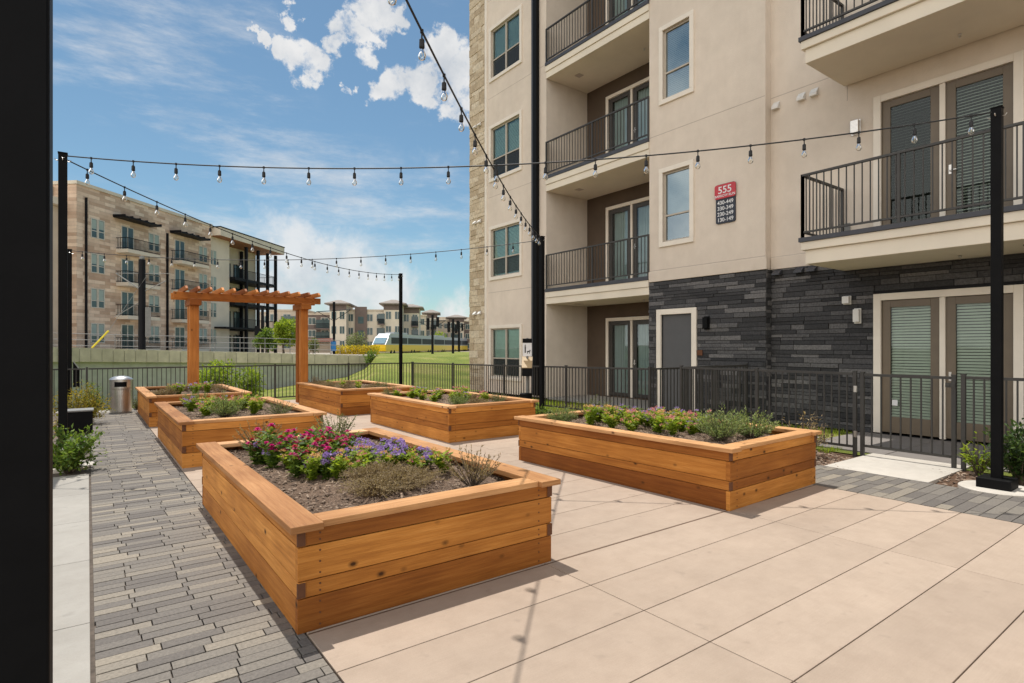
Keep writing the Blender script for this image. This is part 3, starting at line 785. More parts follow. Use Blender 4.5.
# planter by the gate
put('ros', 1, .40, 2.72, .80, 'round dark rosemary bush at the far end of the planter by the gate')
put('sage', 1, .95, 2.62, 1.15, 'pale upright sage bush towards the far end of the planter by the gate')
put('ros', 1, .72, .55, 1.1, 'large green rosemary bush near the closest corner of the planter by the gate')
put('ros', 1, 1.28, .50, 1.12, 'green rosemary bush near the right rim of the planter by the gate')
put('sage', 1, 1.12, .72, .9, 'grey-green sage bush between two rosemary bushes in the planter by the gate')
for x, y in [(.52, 2.3), (.55, 1.95), (.50, 1.6), (.75, 2.2), (.80, 1.8), (.70, 1.35), (1.0, 1.55), (.95, 1.2), (1.25, 1.4), (.62, 1.08), (1.3, 1.85)]: put('lan', 1, x, y, R.uniform(.8, 1.05))
for x, y in [(.78, 2.4), (.98, 2.2), (1.05, 1.9), (1.25, 2.2), (.85, 1.5), (1.15, 1.65), (1.1, 1.05), (1.3, 1.1), (.80, .95), (1.42, 1.6), (1.0, 1.75)]: put('pan', 1, x, y, R.uniform(.75, 1.0))
for x, y in [(1.45, 2.1), (1.45, 1.2)]: put('dry', 1, x, y, .8)
# second along the path
for x, y in [(.55, 1.6), (.85, 1.35), (1.05, 1.7)]: put('lan', 2, x, y, 1.1)
for x, y in [(.75, 1.05), (1.1, 1.1), (1.25, 1.45), (.7, 2.1), (1.15, 2.2)]: put('lan', 2, x, y, .95)
for x, y in [(.45, 1.2), (.8, 1.8), (.35, 2.0)]: put('pan', 2, x, y, .9)
put('ros', 2, .62, .75, 1.0, 'green rosemary bush at the front of the second planter along the path')
put('sage', 2, 1.38, .75, .95, 'grey sage bush at the right end of the second planter along the path')
put('ros', 2, .5, 2.5, .9, 'rosemary bush at the back of the second planter along the path')
put('wisp', 2, 1.2, 2.6, .9, 'brown wispy sage at the back of the second planter along the path')
# by the can
for x, y in [(.6, 1.0), (.9, .9), (1.2, 1.3)]: put('pan', 3, x, y, 1.05)
for x, y in [(.5, 1.5), (1.0, 1.5)]: put('lan', 3, x, y, .9)
for x, y in [(.35, 1.1), (.75, 2.2), (1.3, 2.0)]: put('dry', 3, x, y, 1.3)
put('wisp', 3, .45, .9, .95, 'brown wispy sage at the left of the planter beside the trash can')
put('wisp', 3, 1.38, .9, .9, 'brown wispy sage at the right of the planter beside the trash can')
# middle of right row
for x, y in [(.35, 2.7), (.5, 2.3), (.45, 1.8), (.5, 1.4), (.9, 1.9), (.8, 1.2), (1.2, 1.5), (1.1, 2.3), (.7, .9), (1.3, .9)]: put('lan', 4, x, y, R.uniform(.8, 1.0))
for x, y in [(.7, 2.5), (.7, 1.7), (1.0, 1.1), (1.3, 1.9), (.95, 2.7)]: put('pan', 4, x, y, .9)
put('ros', 4, .5, .55, .72, 'small rosemary bush at the front corner of the middle right planter')
put('sage', 4, 1.36, .55, .8, 'grey sage bush at the right corner of the middle right planter')
put('sage', 4, .36, 2.95, .9, 'grey sage bush at the far left corner of the middle right planter')
for x, y in [(1.0, .7), (1.35, 1.3)]: put('dry', 4, x, y, .9)
# at the pergola
for x, y in [(.5, 2.2), (.6, 1.6), (.9, 1.2), (.7, .7)]: put('lan', 5, x, y, .8)
for x, y in [(.4, 2.6), (.4, 1.9), (.9, 2.0), (.5, 1.0), (1.1, .8)]: put('dry', 5, x, y, 1.2)
put('sage', 5, 1.3, .8, .8, 'grey sage bush at the right end of the planter at the pergola post')
put('wisp', 5, .35, 2.95, .9, 'wispy brown sage at the far left corner of the planter at the pergola post')
for kd, lst in PROT.items():
    for k, p in enumerate(lst):
        if (kd, k) not in used_proto:
            for ch in list(p.children): bpy.data.objects.remove(ch)
            bpy.data.objects.remove(p)
for kind, pi, x, y, o, lab in records:
    base, cat = KN[kind]; ph = PLANTERS[pi][4]
    o['category'] = cat; o['group'] = f'{base} in {ph}'
    o['label'] = lab if lab else f'{base} in {ph}'
    if lab: del o['group']

# shrubs in the ground beds
def shrub(name, loc, h, rad, mat, n, L, W, label, stems=22, bl=None):
    root = empty(name, loc); b = MB(); tw = MB()
    for s in range(stems):
        q = R.uniform(0, 2 * PI); r = rad * math.sqrt(R.uniform(.02, 1)); tip = Vector((math.cos(q) * r, math.sin(q) * r, h * R.uniform(.45, 1) * (1 - .3 * (r / rad) ** 2)))
        mid = Vector((tip.x * .5, tip.y * .5, tip.z * .6)); tw.tube([(0, 0, -.03), mid, tip], [.008, .005, .002], 4, False)
        for k in range(n // stems):
            u = R.uniform(.2, 1); p = mid * (2 * u) if u < .5 else mid + (tip - mid) * (2 * u - 1)
            p = p + rv(.035 * rad / .35); d = rv(.7) + Vector((p.x, p.y, 0)).normalized() * .5 + Vector((0, 0, .35))
            b.leaf(p, d, Vector((0, 0, 1)) + rv(.4), L * R.uniform(.6, 1.3), W * R.uniform(.7, 1.2))
    b.build('foliage', M[mat], root); tw.build('stems', M['twig'], root)
    if bl:
        for _ in range(bl[1]):
            q = R.uniform(0, 2 * PI); m = MB(); fluff(m, Vector((math.cos(q) * rad * .8, math.sin(q) * rad * .8, h * R.uniform(.4, .9))), .025, 8); m.build('bloom', M[bl[0]], root)
    tag(root, label, 'shrub'); return root
shrub('leafy_shrub', (-.20, 8.98, -.03), .66, .36, 'leafgreen', 1500, .065, .036, 'leafy green shrub hiding the foot of the left light pole', 26, ('signwhite', 5))
shrub('leafy_shrub', (-.55, 9.6, -.03), .75, .34, 'leafyellow', 700, .06, .03, 'yellowing shrub behind the left light pole')
shrub('yellow_shrub', (-.12, 14.3, -.05), .95, .50, 'leafyellow', 1900, .06, .03, 'low golden yellow shrub beyond the black utility box')
shrub('upright_shrub', (.08, 15.9, -.05), .95, .22, 'leafgreen', 1100, .05, .02, 'upright green shrub between the utility box and the trash can')
shrub('leafy_shrub', (-.75, 13.4, -.05), .8, .45, 'leafyellow', 700, .07, .035, 'orange-tinged shrub left of the black utility box')
shrub('dark_shrub', (8.58, 1.80, -.03), .86, .33, 'leafdark', 1700, .075, .03, 'dense dark green shrub beside the right light pole')
shrub('small_shrub', (8.75, 2.22, -.03), .55, .16, 'leafbright', 260, .07, .028, 'small bright green shrub between the gate pad and right light pole')
shrub('dark_shrub', (8.75, 1.3, -.03), .7, .36, 'leafdark', 900, .075, .03, 'dark green shrub at the right edge of the mulch bed')
shrub('reddish_shrub', (8.32, 4.12, -.03), .70, .34, 'leafdry', 900, .05, .018, 'reddish dry shrub behind the right end of the gate planter')
shrub('low_shrub', (7.9, 9.6, -.04), .36, .25, 'leafgreen', 420, .06, .03, 'low green shrub at the foot of the middle light pole')
shrub('low_shrub', (8.0, 8.3, -.04), .36, .25, 'leafbright', 420, .06, .03, 'low bright shrub in the bed beside the picket fence')
shrub('low_shrub', (.98, 16.9, -.05), .42, .2, 'leafgrey', 300, .05, .02, 'small grey-green shrub just right of the trash can')

# ================================================================== light poles
def light_pole(loc, label, base=True, w=.094, h=4.08):
    root = empty('light_pole', loc); tag(root, label, 'light pole', 'black square light poles')
    m = MB(); m.box((-w / 2, -w / 2, 0), (w / 2, w / 2, h)); m.build('post', M['black'], root, bevel=.006)
    m = MB(); m.box((-w / 2 - .005, -w / 2 - .005, h), (w / 2 + .005, w / 2 + .005, h + .015)); m.build('cap', M['black'], root, bevel=.003)
    m = MB(); m.box((-.15, -.15, .04), (.15, .15, .15)); m.build('base_cover', M['black'], root, bevel=.008)
    m = MB(); m.lathe([(.34, -.05), (.34, .035), (.325, .045)], 28); m.build('footing', M['concpad'], root)
    m = MB()
    for a in range(4):
        m.tube([(0, 0, h - .09), (math.cos(a * PI / 2) * .07, math.sin(a * PI / 2) * .07, h - .09), (math.cos(a * PI / 2) * .085, math.sin(a * PI / 2) * .085, h - .07)], .006, 5)
    m.build('hook_eyes', M['steel'], root)
    return root
PN = (-.137, 1.61); PLF = (-.262, 9.42); PLB = (-.37, 18.07); PM = (8.28, 10.03); PF = (8.42, 17.62); PRT = (8.0, 1.87)
light_pole((*PN, 0), 'black square light pole standing closest, cropped along the left edge', w=.145, h=4.08)
light_pole((*PLF, -.03), 'black light pole on the left rising from the leafy green shrub')
light_pole((*PLB, -.1), 'far black light pole on the left carrying a sloped box')
light_pole((*PM, -.03), 'black light pole in front of the building downspout')
light_pole((*PF, -.08), 'slim far black light pole in front of the yellow train')
light_pole((*PRT, -.03), 'black light pole on the right with exposed base block and round footing', h=4.19)

# ================================================================== string lights
bm_bulb = None
def string_light(a, b_, za, zb, sag, label, sp=.60, first=.35):
    root = empty('string_light', (a[0], a[1], za)); tag(root, label, 'string lights', 'cafe string lights')
    A = Vector((0, 0, 0)); B = Vector((b_[0] - a[0], b_[1] - a[1], zb - za)); Ln = B.length
    def P(u): return A + (B - A) * u - Vector((0, 0, sag * 4 * u * (1 - u)))
    m = MB(); m.tube([P(k / 60) for k in range(61)], .0085, 5); m.build('cable', M['cable'], root)
    n = int((Ln - first) / sp)
    for k in range(n + 1):
        u = (first + k * sp) / Ln
        if u > .985: break
        p = P(u)
        s = MB(); s.lathe([(.006, .0), (.006, -.05), (.010, -.052), (.019, -.062), (.021, -.115), (.017, -.122)], 8, p)
        s.lathe([(.013, .012), (.013, -.012)], 8, p)
        so_ = s.build('socket', M['cable'], root, smooth=False)
        g = MB(); g.lathe([(.013, -.122), (.015, -.135), (.021, -.147), (.0285, -.163), (.0295, -.179), (.0235, -.197), (.011, -.207), (.002, -.210)], 12, p)
        g.build('bulb', M['bulbglass'], so_, smooth=True)
        f = MB(); f.tube([p + Vector((0, 0, -.122)), p + Vector((0, 0, -.16)), p + Vector((.008, 0, -.18)), p + Vector((-.006, 0, -.195))], [.004, .003, .0015, .001], 4)
        f.build('filament', M['brass'], so_)
    return root
string_light(PLF, PRT, 4.03, 4.13, .36, 'string of clear bulbs sagging across the view from the left pole to the right pole', .585, .40)
string_light(PN, PM, 4.06, 4.03, .34, 'string of bulbs dropping from overhead to the pole by the downspout', .6, .5)
string_light(PLF, PF, 4.00, 3.98, .40, 'string of bulbs from the left pole down to the slim far pole')
string_light(PLB, PM, 3.96, 3.98, .34, 'distant string of bulbs crossing low in the sky from the far left pole')

# ================================================================== fences
def fence_bay(root, p0, p1, z0a, z0b, h, mat=None, sp=.105, posts=(True, True), top=True):
    p0 = Vector((*p0, 0)); p1 = Vector((*p1, 0)); d = p1 - p0; L_ = d.length; d.normalize(); n = Vector((-d.y, d.x, 0))
    inv = Vector(root.location)
    def fr(u, off, z): return p0 + d * u + n * off + Vector((0, 0, z)) - inv
    def bar(b, u0, u1, off, w_, za0, za1, hgt):
        v = [fr(u0, off - w_, za0), fr(u1, off - w_, za1), fr(u1, off + w_, za1), fr(u0, off + w_, za0)]
        k = len(b.v); b.v += [tuple(x) for x in v] + [tuple(x + Vector((0, 0, hgt))) for x in v]
        for f in ((3, 2, 1, 0), (4, 5, 6, 7), (0, 1, 5, 4), (1, 2, 6, 5), (2, 3, 7, 6), (3, 0, 4, 7)): b.f.append(tuple(k + i for i in f)); b.uv.append([(0, 0)] * 4); b.m.append(0)
    zz = lambda u: z0a + (z0b - z0a) * u / L_
    m = MB()
    bar(m, .03, L_ - .03, 0, .02, zz(0) + h - .036, zz(L_) + h - .036, .036)
    bar(m, .03, L_ - .03, 0, .018, zz(0) + .09, zz(L_) + .09, .032)
    m.build('rails', M['rail'], root)
    m = MB(); k = int((L_ - .08) / sp); s = L_ / (k + 1)
    for i in range(1, k + 1):
        u = i * s; bar(m, u - .0085, u + .0085, 0, .0085, zz(u) + .12, zz(u) + .12, h - .15)
    m.build('picket_panel', M['rail'], root)
    for on, u in zip(posts, (0, L_)):
        if on:
            m = MB(); bar(m, u - .023, u + .023, 0, .023, zz(u) - .05, zz(u) - .05, h + .06)
            bar(m, u - .027, u + .027, 0, .027, zz(u) + h + .012, zz(u) + h + .012, .014)
            m.build('post', M['rail'], root)
def fence(name, label, pts, z, h, bay=2.3):
    root = empty(name, (*pts[0], 0)); tag(root, label, 'fence')
    for si, (a, c, za, zc) in enumerate(zip(pts, pts[1:], z, z[1:])):
        a_, c_ = Vector(a), Vector(c); L_ = (c_ - a_).length; n = max(1, round(L_ / bay))
        for k in range(n):
            q0 = a_ + (c_ - a_) * (k / n); q1 = a_ + (c_ - a_) * ((k + 1) / n)
            fence_bay(root, q0, q1, za + (zc - za) * k / n, za + (zc - za) * (k + 1) / n, h, posts=(True, k == n - 1 and si == len(pts) - 2))
    return root
fence('picket_fence', 'long dark metal picket fence at the back, in front of the lawn and concrete wall', [(-4.5, 17.8), (8.93, 17.8)], [-.05, -.05], 1.07)
fence('picket_fence', 'dark metal picket fence in front of the building recess and far lawn', [(8.93, 17.74), (8.93, 12.4), (8.93, 7.47), (11.1, 7.47)], [-.05, .0, .06, .06], 1.07)
fence('picket_fence', 'dark metal picket fence between the grey door and the gate', [(11.1, 6.72), (8.93, 6.72), (8.93, 3.70)], [.0, .0, .0], 1.18, 1.6)
fence('picket_fence', 'dark metal picket fence right of the gate, behind the right light pole', [(8.93, 2.42), (8.93, -2.2)], [.0, .0], 1.18, 1.9)
gt = empty('metal_gate', (8.93, 3.65, 0)); tag(gt, 'dark metal picket gate at the pale concrete pad', 'gate')
fence_bay(gt, (8.93, 3.60), (8.93, 2.52), .03, .03, 1.14, sp=.115)
m = MB(); m.box((-.045, -1.15, 1.03), (-.028, -1.05, 1.09)); m.box((-.06, -1.1, 1.045), (-.045, -1.07, 1.075)); m.build('latch', M['rail'], gt)
for z in (.25, .9):
    m = MB(); m.box((-.045, .01, z), (-.02, .05, z + .09)); m.build('hinge', M['steel'], gt)

# ================================================================== the near apartment building
BX, GX, RX = 11.2, 11.4, 12.92
bd = empty('apartment_building', (BX, 8, 0)); tag(bd, 'tan stucco apartment building with charcoal stone base and balconies on the right', 'building')
BO = Vector((BX, 8, 0))
def bput(b, name, mat, parent=None, **kw):
    b.v = [(v[0] - BO.x, v[1] - BO.y, v[2] - BO.z) for v in b.v]
    return b.build(name, mat, parent or bd, **kw)
def wall_x(b, x, y0, y1, z0, z1, holes, depth=.16, gy=1.4, gz=1.2):
    """wall in plane x facing -X with real openings and their reveals"""
    ysn = sorted({y0, y1, *[h[0] for h in holes], *[h[1] for h in holes]}); zsn = sorted({z0, z1, *[h[2] for h in holes], *[h[3] for h in holes]})
    for a, c in zip(ysn, ysn[1:]):
        for e, f in zip(zsn, zsn[1:]):
            if c - a < 1e-6 or f - e < 1e-6: continue
            if any(h[0] - 1e-6 <= a and c <= h[1] + 1e-6 and h[2] - 1e-6 <= e and f <= h[3] + 1e-6 for h in holes): continue
            b.face([(x, c, e), (x, a, e), (x, a, f), (x, c, f)])
    for a, c, e, f in holes:
        X = x + depth
        b.face([(x, a, e), (X, a, e), (X, a, f), (x, a, f)]); b.face([(x, c, f), (X, c, f), (X, c, e), (x, c, e)])
        b.face([(x, a, e), (x, c, e), (X, c, e), (X, a, e)]); b.face([(x, a, f), (X, a, f), (X, c, f), (x, c, f)])
ZT = 17.6
W_LEV = [(.55, 2.18), (3.95, 5.59), (7.35, 9.07), (10.80, 12.45), (14.2, 15.9)]
win_holes = [(14.66, 16.30, a, c) for a, c in W_LEV]
WF_LEV = [(4.08, 5.76), (7.53, 9.20), (10.97, 12.65)]
wf_holes = [(8.18, 8.95, a, c) for a, c in WF_LEV]
door_hole = (8.12, 9.0, 0.02, 2.33)
b = MB()
wall_x(b, BX, 13.36, 17.62, 0, ZT, win_holes)
wall_x(b, BX, 6.35, 9.38, 3.15, ZT, wf_holes)
# return of the front plane
b.face([(BX, 6.35, 3.15), (GX, 6.35, 3.15), (GX, 6.35, ZT), (BX, 6.35, ZT)])
gdoors = [(2.46, 4.28, 3.42 + 3.45 * k + (.0 if k else 0), 5.98 + 3.45 * k) for k in range(0, 4)]
wall_x(b, GX, -6, 6.35, 3.15, ZT, gdoors)
# far end wall and roof
b.face([(BX, 17.62, 0), (24, 17.62, 0), (24, 17.62, ZT), (BX, 17.62, ZT)][::-1])
b.face([(BX, 17.62, ZT), (BX, 13.36, ZT), (24, 13.36, ZT), (24, 17.62, ZT)]); b.face([(BX, 9.38, ZT), (BX, 6.35, ZT), (24, 6.35, ZT), (24, 9.38, ZT)])
b.face([(GX, 6.35, ZT), (GX, -6, ZT), (24, -6, ZT), (24, 6.35, ZT)]); b.face([(BX, 13.36, ZT), (BX, 9.38, ZT), (24, 9.38, ZT), (24, 13.36, ZT)])
b.face([(GX, -6, 0), (24, -6, 0), (24, -6, ZT), (GX, -6, ZT)]); b.face([(24, -6, 0), (24, 17.62, 0), (24, 17.62, ZT), (24, -6, ZT)])
bput(b, 'stucco_wall', M['stucco'])
# joints in the stucco
b = MB()
for z in (3.42, 6.72, 10.15, 13.55):
    for lo, hi in (((BX - .002, 6.36, z), (BX + .004, 9.37, z + .014)), ((BX - .002, 13.37, z), (BX + .004, 16.50, z + .014)), ((GX - .002, -5, z - .02), (GX + .004, 6.34, z - .006))):
        b = MB(); b.box(lo, hi); bput(b, 'stucco_joint', M['joint'])
for y in (4.85, 1.6):
    b = MB(); b.box((GX - .002, y, 6.15), (GX + .004, y + .012, 6.42)); bput(b, 'stucco_joint', M['joint'])
# recess walls
b = MB()
b.face([(BX, 13.36, 0), (BX, 13.36, ZT), (RX, 13.36, ZT), (RX, 13.36, 0)]); b.face([(BX, 9.38, 0), (RX, 9.38, 0), (RX, 9.38, ZT), (BX, 9.38, ZT)])
bput(b, 'recess_side_wall', M['stucco2'])
rdoors = [(10.55, 12.40, .05 + 3.42 * k, 2.36 + 3.42 * k) for k in range(5)]
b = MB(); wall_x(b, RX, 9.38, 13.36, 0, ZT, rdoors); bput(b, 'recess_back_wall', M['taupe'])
# base band
b = MB(); b.box((BX - .035, 6.31, 3.15), (BX + .02, 9.38, 3.40)); b.box((GX - .035, -6, 3.15), (GX + .02, 6.33, 3.40))
bput(b, 'base_band', M['stucco'], bevel=.006)
# stone pier
def masonry(x, y0, y1, z0, z1, hs, lmin, lmax, proud, holes=(), gap=.006):
    b = MB(); z = z0
    while z < z1 - .02:
        h = R.choice(hs); zt = min(z + h, z1); y = y0 - R.uniform(0, lmin)
        while y < y1:
            ln = R.uniform(lmin, lmax); a, c = max(y, y0), min(y + ln, y1); y += ln
            if c - a < .03: continue
            segs = [(a, c)]
            for hy0, hy1, hz0, hz1 in holes:
                if zt > hz0 + .01 and z < hz1 - .01:
                    ns = []
                    for s, e in segs:
                        if e <= hy0 or s >= hy1: ns.append((s, e)); continue
                        if s < hy0: ns.append((s, hy0))
                        if e > hy1: ns.append((hy1, e))
                    segs = ns
            for s, e in segs:
                if e - s > .03:
                    p = R.uniform(.2, 1) * proud
                    b.box((x - p, s + gap / 2, z + gap / 2), (x + .01, e - gap / 2, zt - gap / 2))
        z = zt
    return b
bk = MB(); bk.box((BX - .012, 16.70, 0), (BX + .0, 17.66, ZT)); bk.box((BX, 17.62, 0), (BX + .9, 17.65, ZT)); bput(bk, 'pier_mortar', M['mortar'])
bput(masonry(BX - .012, 16.70, 17.68, 0, ZT, (.14, .2, .26), .28, .7, .035), 'limestone_pier', M['limestone'], bevel=.008)
b = MB(); b.box((BX - .03, 16.56, 0), (BX + .01, 16.69, ZT)); bput(b, 'corner_trim', M['trimpaint'], bevel=.004)
# charcoal stone base
b = MB()
wall_x(b, BX + .0, 6.35, 9.38, 0, 3.15, [door_hole]); wall_x(b, GX, -6, 6.35, 0, 3.15, [(2.46, 4.28, 0.0, 2.38)])
b.face([(BX, 6.35, 0), (GX, 6.35, 0), (GX, 6.35, 3.15), (BX, 6.35, 3.15)])
bput(b, 'stone_backing', M['darkmortar'])
bput(masonry(BX, 6.33, 9.38, 0, 3.15, (.065, .085, .105), .25, .75, .03, [(7.99, 9.16, 0, 2.44)], .008), 'ledgestone_base', M['ledge'], bevel=.004)
bput(masonry(GX, -3.5, 6.33, 0, 3.15, (.065, .085, .105), .25, .75, .03, [(2.35, 4.40, 0, 2.50)], .008), 'ledgestone_base', M['ledge'], bevel=.004)
b = masonry(0, 0, .2, 0, 3.15, (.065, .085, .105), .2, .21, .02); b.v = [(BX + .0 + v[1], 6.34 + v[0], v[2]) for v in b.v]; bput(b, 'ledgestone_base', M['ledge'])
b = masonry(0, 0, .3, 0, 3.15, (.065, .085, .105), .3, .31, .02); b.v = [(BX + v[1], 9.39 - v[0], v[2]) for v in b.v]; bput(b, 'ledgestone_base', M['ledge'])
# windows
def ring(b, x0, x1, y0, y1, z0, z1, w_):
    b.box((x0, y0 - w_, z1), (x1, y1 + w_, z1 + w_)); b.box((x0, y0 - w_, z0 - w_), (x1, y1 + w_, z0))
    b.box((x0, y0 - w_, z0), (x1, y0, z1)); b.box((x0, y1, z0), (x1, y1 + w_, z1))
def slats(b, x, y0, y1, z0, z1, sp=.05, tilt=.5, cov=.034):
    z = z0
    while z < z1:
        b.face([(x, y0, z), (x, y1, z), (x + .03 * math.cos(tilt), y1, z + cov), (x + .03 * math.cos(tilt), y0, z + cov)]); z += sp
def interior(b, x, y0, y1, z0, z1, d=.9):
    b.face([(x + d, y1, z0), (x + d, y0, z0), (x + d, y0, z1), (x + d, y1, z1)])
    b.face([(x, y0, z0), (x + d, y0, z0), (x + d, y0, z1), (x, y0, z1)]); b.face([(x, y1, z0), (x, y1, z1), (x + d, y1, z1), (x + d, y1, z0)])
    b.face([(x, y0, z0), (x, y1, z0), (x + d, y1, z0), (x + d, y0, z0)]); b.face([(x, y0, z1), (x + d, y0, z1), (x + d, y1, z1), (x, y1, z1)])
def window(x, y0, y1, z0, z1, double, blind_to, tw=.11):
    b = MB(); ring(b, x - .045, x + .012, y0 + .0, y1 - .0, z0, z1, tw); wd = bput(b, 'window', M['trimpaint'], bevel=.006)
    b = MB(); ring(b, x + .03, x + .08, y0 + .045, y1 - .045, z0 + .045, z1 - .045, .045)
    zm = z0 + (z1 - z0) * .38
    b.box((x + .028, y0 + .045, zm - .02), (x + .078, y1 - .045, zm + .02))
    if double: b.box((x + .02, (y0 + y1) / 2 - .035, z0 + .045), (x + .085, (y0 + y1) / 2 + .035, z1 - .045))
    sa = bput(b, 'sash', M['sash'], bevel=.003); sa.parent = wd
    b = MB(); b.face([(x + .06, y1 - .04, z0 + .04), (x + .06, y0 + .04, z0 + .04), (x + .06, y0 + .04, z1 - .04), (x + .06, y1 - .04, z1 - .04)])
    p = bput(b, 'pane', M['pane'] if double else M['skypane']); p.parent = wd
    if double:
        b = MB(); b.face([(x + .045, y1 - .09, z0 + .09), (x + .045, y0 + .09, z0 + .09), (x + .045, y0 + .09, zm - .02), (x + .045, y1 - .09, zm - .02)]); p = bput(b, 'insect_screen', M['screen']); p.parent = wd
    b = MB(); zb = z0 + (z1 - z0) * blind_to; slats(b, x + .11, y0 + .03, y1 - .03, zb, z1 - .02, .045, .9, .042 if double else .05); bl = bput(b, 'blind', M['blind']); bl.parent = wd
    b = MB(); interior(b, x + .16, y0 - .02, y1 + .02, z0 - .02, z1 + .02); it = bput(b, 'room_behind', M['interior']); it.parent = wd
for i, (a, c) in enumerate(W_LEV[:4]): window(BX, 14.66, 16.30, a, c, True, (.36, .02, .38, .36)[i])
for i, (a, c) in enumerate(WF_LEV[:2]): window(BX, 8.18, 8.95, a, c, False, (.36, .05)[i])
# french doors
def french(x, y0, y1, z0, z1, frame, trimw, panemat, blindmat, curt=False, glass_lo=.30, cov=(.038, .038)):
    b = MB(); tw = trimw
    b.box((x - .05, y0 - tw, z0), (x + .02, y0, z1 + tw)); b.box((x - .05, y1, z0), (x + .02, y1 + tw, z1 + tw)); b.box((x - .05, y0, z1), (x + .02, y1, z1 + tw))
    ym = (y0 + y1) / 2; b.box((x - .03, ym - .04, z0), (x + .06, ym + .04, z1))
    dr = bput(b, 'patio_door', M['trimpaint'], bevel=.005)
    for cv, (a, c) in zip(cov, ((y0 + .005, ym - .045), (ym + .045, y1 - .005))):
        b = MB(); st = .13
        b.box((x + .005, a, z0 + .02), (x + .05, a + st, z1 - .005)); b.box((x + .005, c - st, z0 + .02), (x + .05, c, z1 - .005))
        b.box((x + .005, a + st, z1 - st), (x + .05, c - st, z1 - .005)); b.box((x + .005, a + st, z0 + .02), (x + .05, c - st, z0 + glass_lo))
        o = bput(b, 'door_leaf', frame, bevel=.004); o.parent = dr
        b = MB(); b.face([(x + .028, c - st, z0 + glass_lo), (x + .028, a + st, z0 + glass_lo), (x + .028, a + st, z1 - st), (x + .028, c - st, z1 - st)])
        o = bput(b, 'pane', panemat); o.parent = dr
        b = MB()
        if curt:
            y = a + st; 
            while y < c - st - .01:
                b.face([(x + .10 + .03 * math.sin(y * 60), y, z0 + .05), (x + .10 + .03 * math.sin((y + .025) * 60), y + .025, z0 + .05), (x + .10 + .03 * math.sin((y + .025) * 60), y + .025, z1 - .1), (x + .10 + .03 * math.sin(y * 60), y, z1 - .1)]); y += .025
        else: slats(b, x + .06, a + st, c - st, z0 + glass_lo, z1 - st, .05, .75, cv)
        o = bput(b, 'blind', blindmat); o.parent = dr
    b = MB(); b.tube([(x + .0, ym - .10, z0 + 1.02), (x - .05, ym - .10, z0 + 1.02), (x - .055, ym - .20, z0 + 1.02)], .011, 6); b.box((x - .002, ym - .118, z0 + .97), (x + .006, ym - .082, z0 + 1.12))
    o = bput(b, 'handle', M['steel']); o.parent = dr
    b = MB(); interior(b, x + .14, y0, y1, z0, z1); o = bput(b, 'room_behind', M['interior']); o.parent = dr
french(GX, 2.46, 4.28, .02, 2.38, M['bronze'], .12, M['doorpane'], M['blind'])
french(GX, 2.46, 4.28, 3.43, 5.92, M['bronze'], .12, M['doorpane'], M['blind'], cov=(.018, .005))
for k in range(4): french(RX, 10.55, 12.40, .05 + 3.42 * k, 2.34 + 3.42 * k, M['darkframe'], .10, M['bluepane'], M['curtain'], True, .12)
# plain wall where upper doors are out of view
# grey door
b = MB(); y0, y1, z0, z1 = door_hole; tw = .13
b.box((BX - .05, y0 - tw, 0), (BX + .02, y0, z1 + tw)); b.box((BX - .05, y1, 0), (BX + .02, y1 + tw, z1 + tw)); b.box((BX - .05, y0, z1), (BX + .02, y1, z1 + tw))
gd = bput(b, 'service_door', M['trimpaint'], bevel=.005)
b = MB(); b.box((BX + .03, y0 + .004, .02), (BX + .08, y1 - .004, z1 - .004)); o = bput(b, 'door_leaf', M['greydoor'], bevel=.003); o.parent = gd
b = MB(); b.tube([(BX + .03, y0 + .08, 1.0), (BX - .03, y0 + .08, 1.0), (BX - .035, y0 + .18, 1.0)], .012, 6); o = bput(b, 'handle', M['steel']); o.parent = gd
# balconies
def railing(b, pts, z0, h, sp=.115):
    for a, c in zip(pts, pts[1:]):
        a, c = Vector((*a, 0)), Vector((*c, 0)); d = c - a; L_ = d.length; d.normalize(); nn = Vector((-d.y, d.x, 0))
        M4 = Matrix(((d.x, nn.x, 0, a.x), (d.y, nn.y, 0, a.y), (0, 0, 1, 0), (0, 0, 0, 1)))
        b.box((0, -.025, z0 + h - .035), (L_, .025, z0 + h), M=M4); b.box((0, -.018, z0 + .08), (L_, .018, z0 + .11), M=M4)
        n = int(L_ / sp); s = L_ / n
        for i in range(1, n): b.box((i * s - .008, -.008, z0 + .11), (i * s + .008, .008, z0 + h - .035), M=M4)
        b.box((-.022, -.022, z0), (.022, .022, z0 + h), M=M4); b.box((L_ - .022, -.022, z0), (L_ + .022, .022, z0 + h), M=M4)
        if L_ > 2.4:
            k = round(L_ / 1.6)
            for i in range(1, k): b.box((L_ * i / k - .02, -.02, z0), (L_ * i / k + .02, .02, z0 + h - .03), M=M4)
def spot(parent, x, y, z):
    b = MB(); b.lathe([(.012, 0), (.03, -.012), (.012, -.03), (.02, -.06)], 8, (x, y, z)); o = bput(b, 'sprinkler_head', M['steel']); o.parent = parent
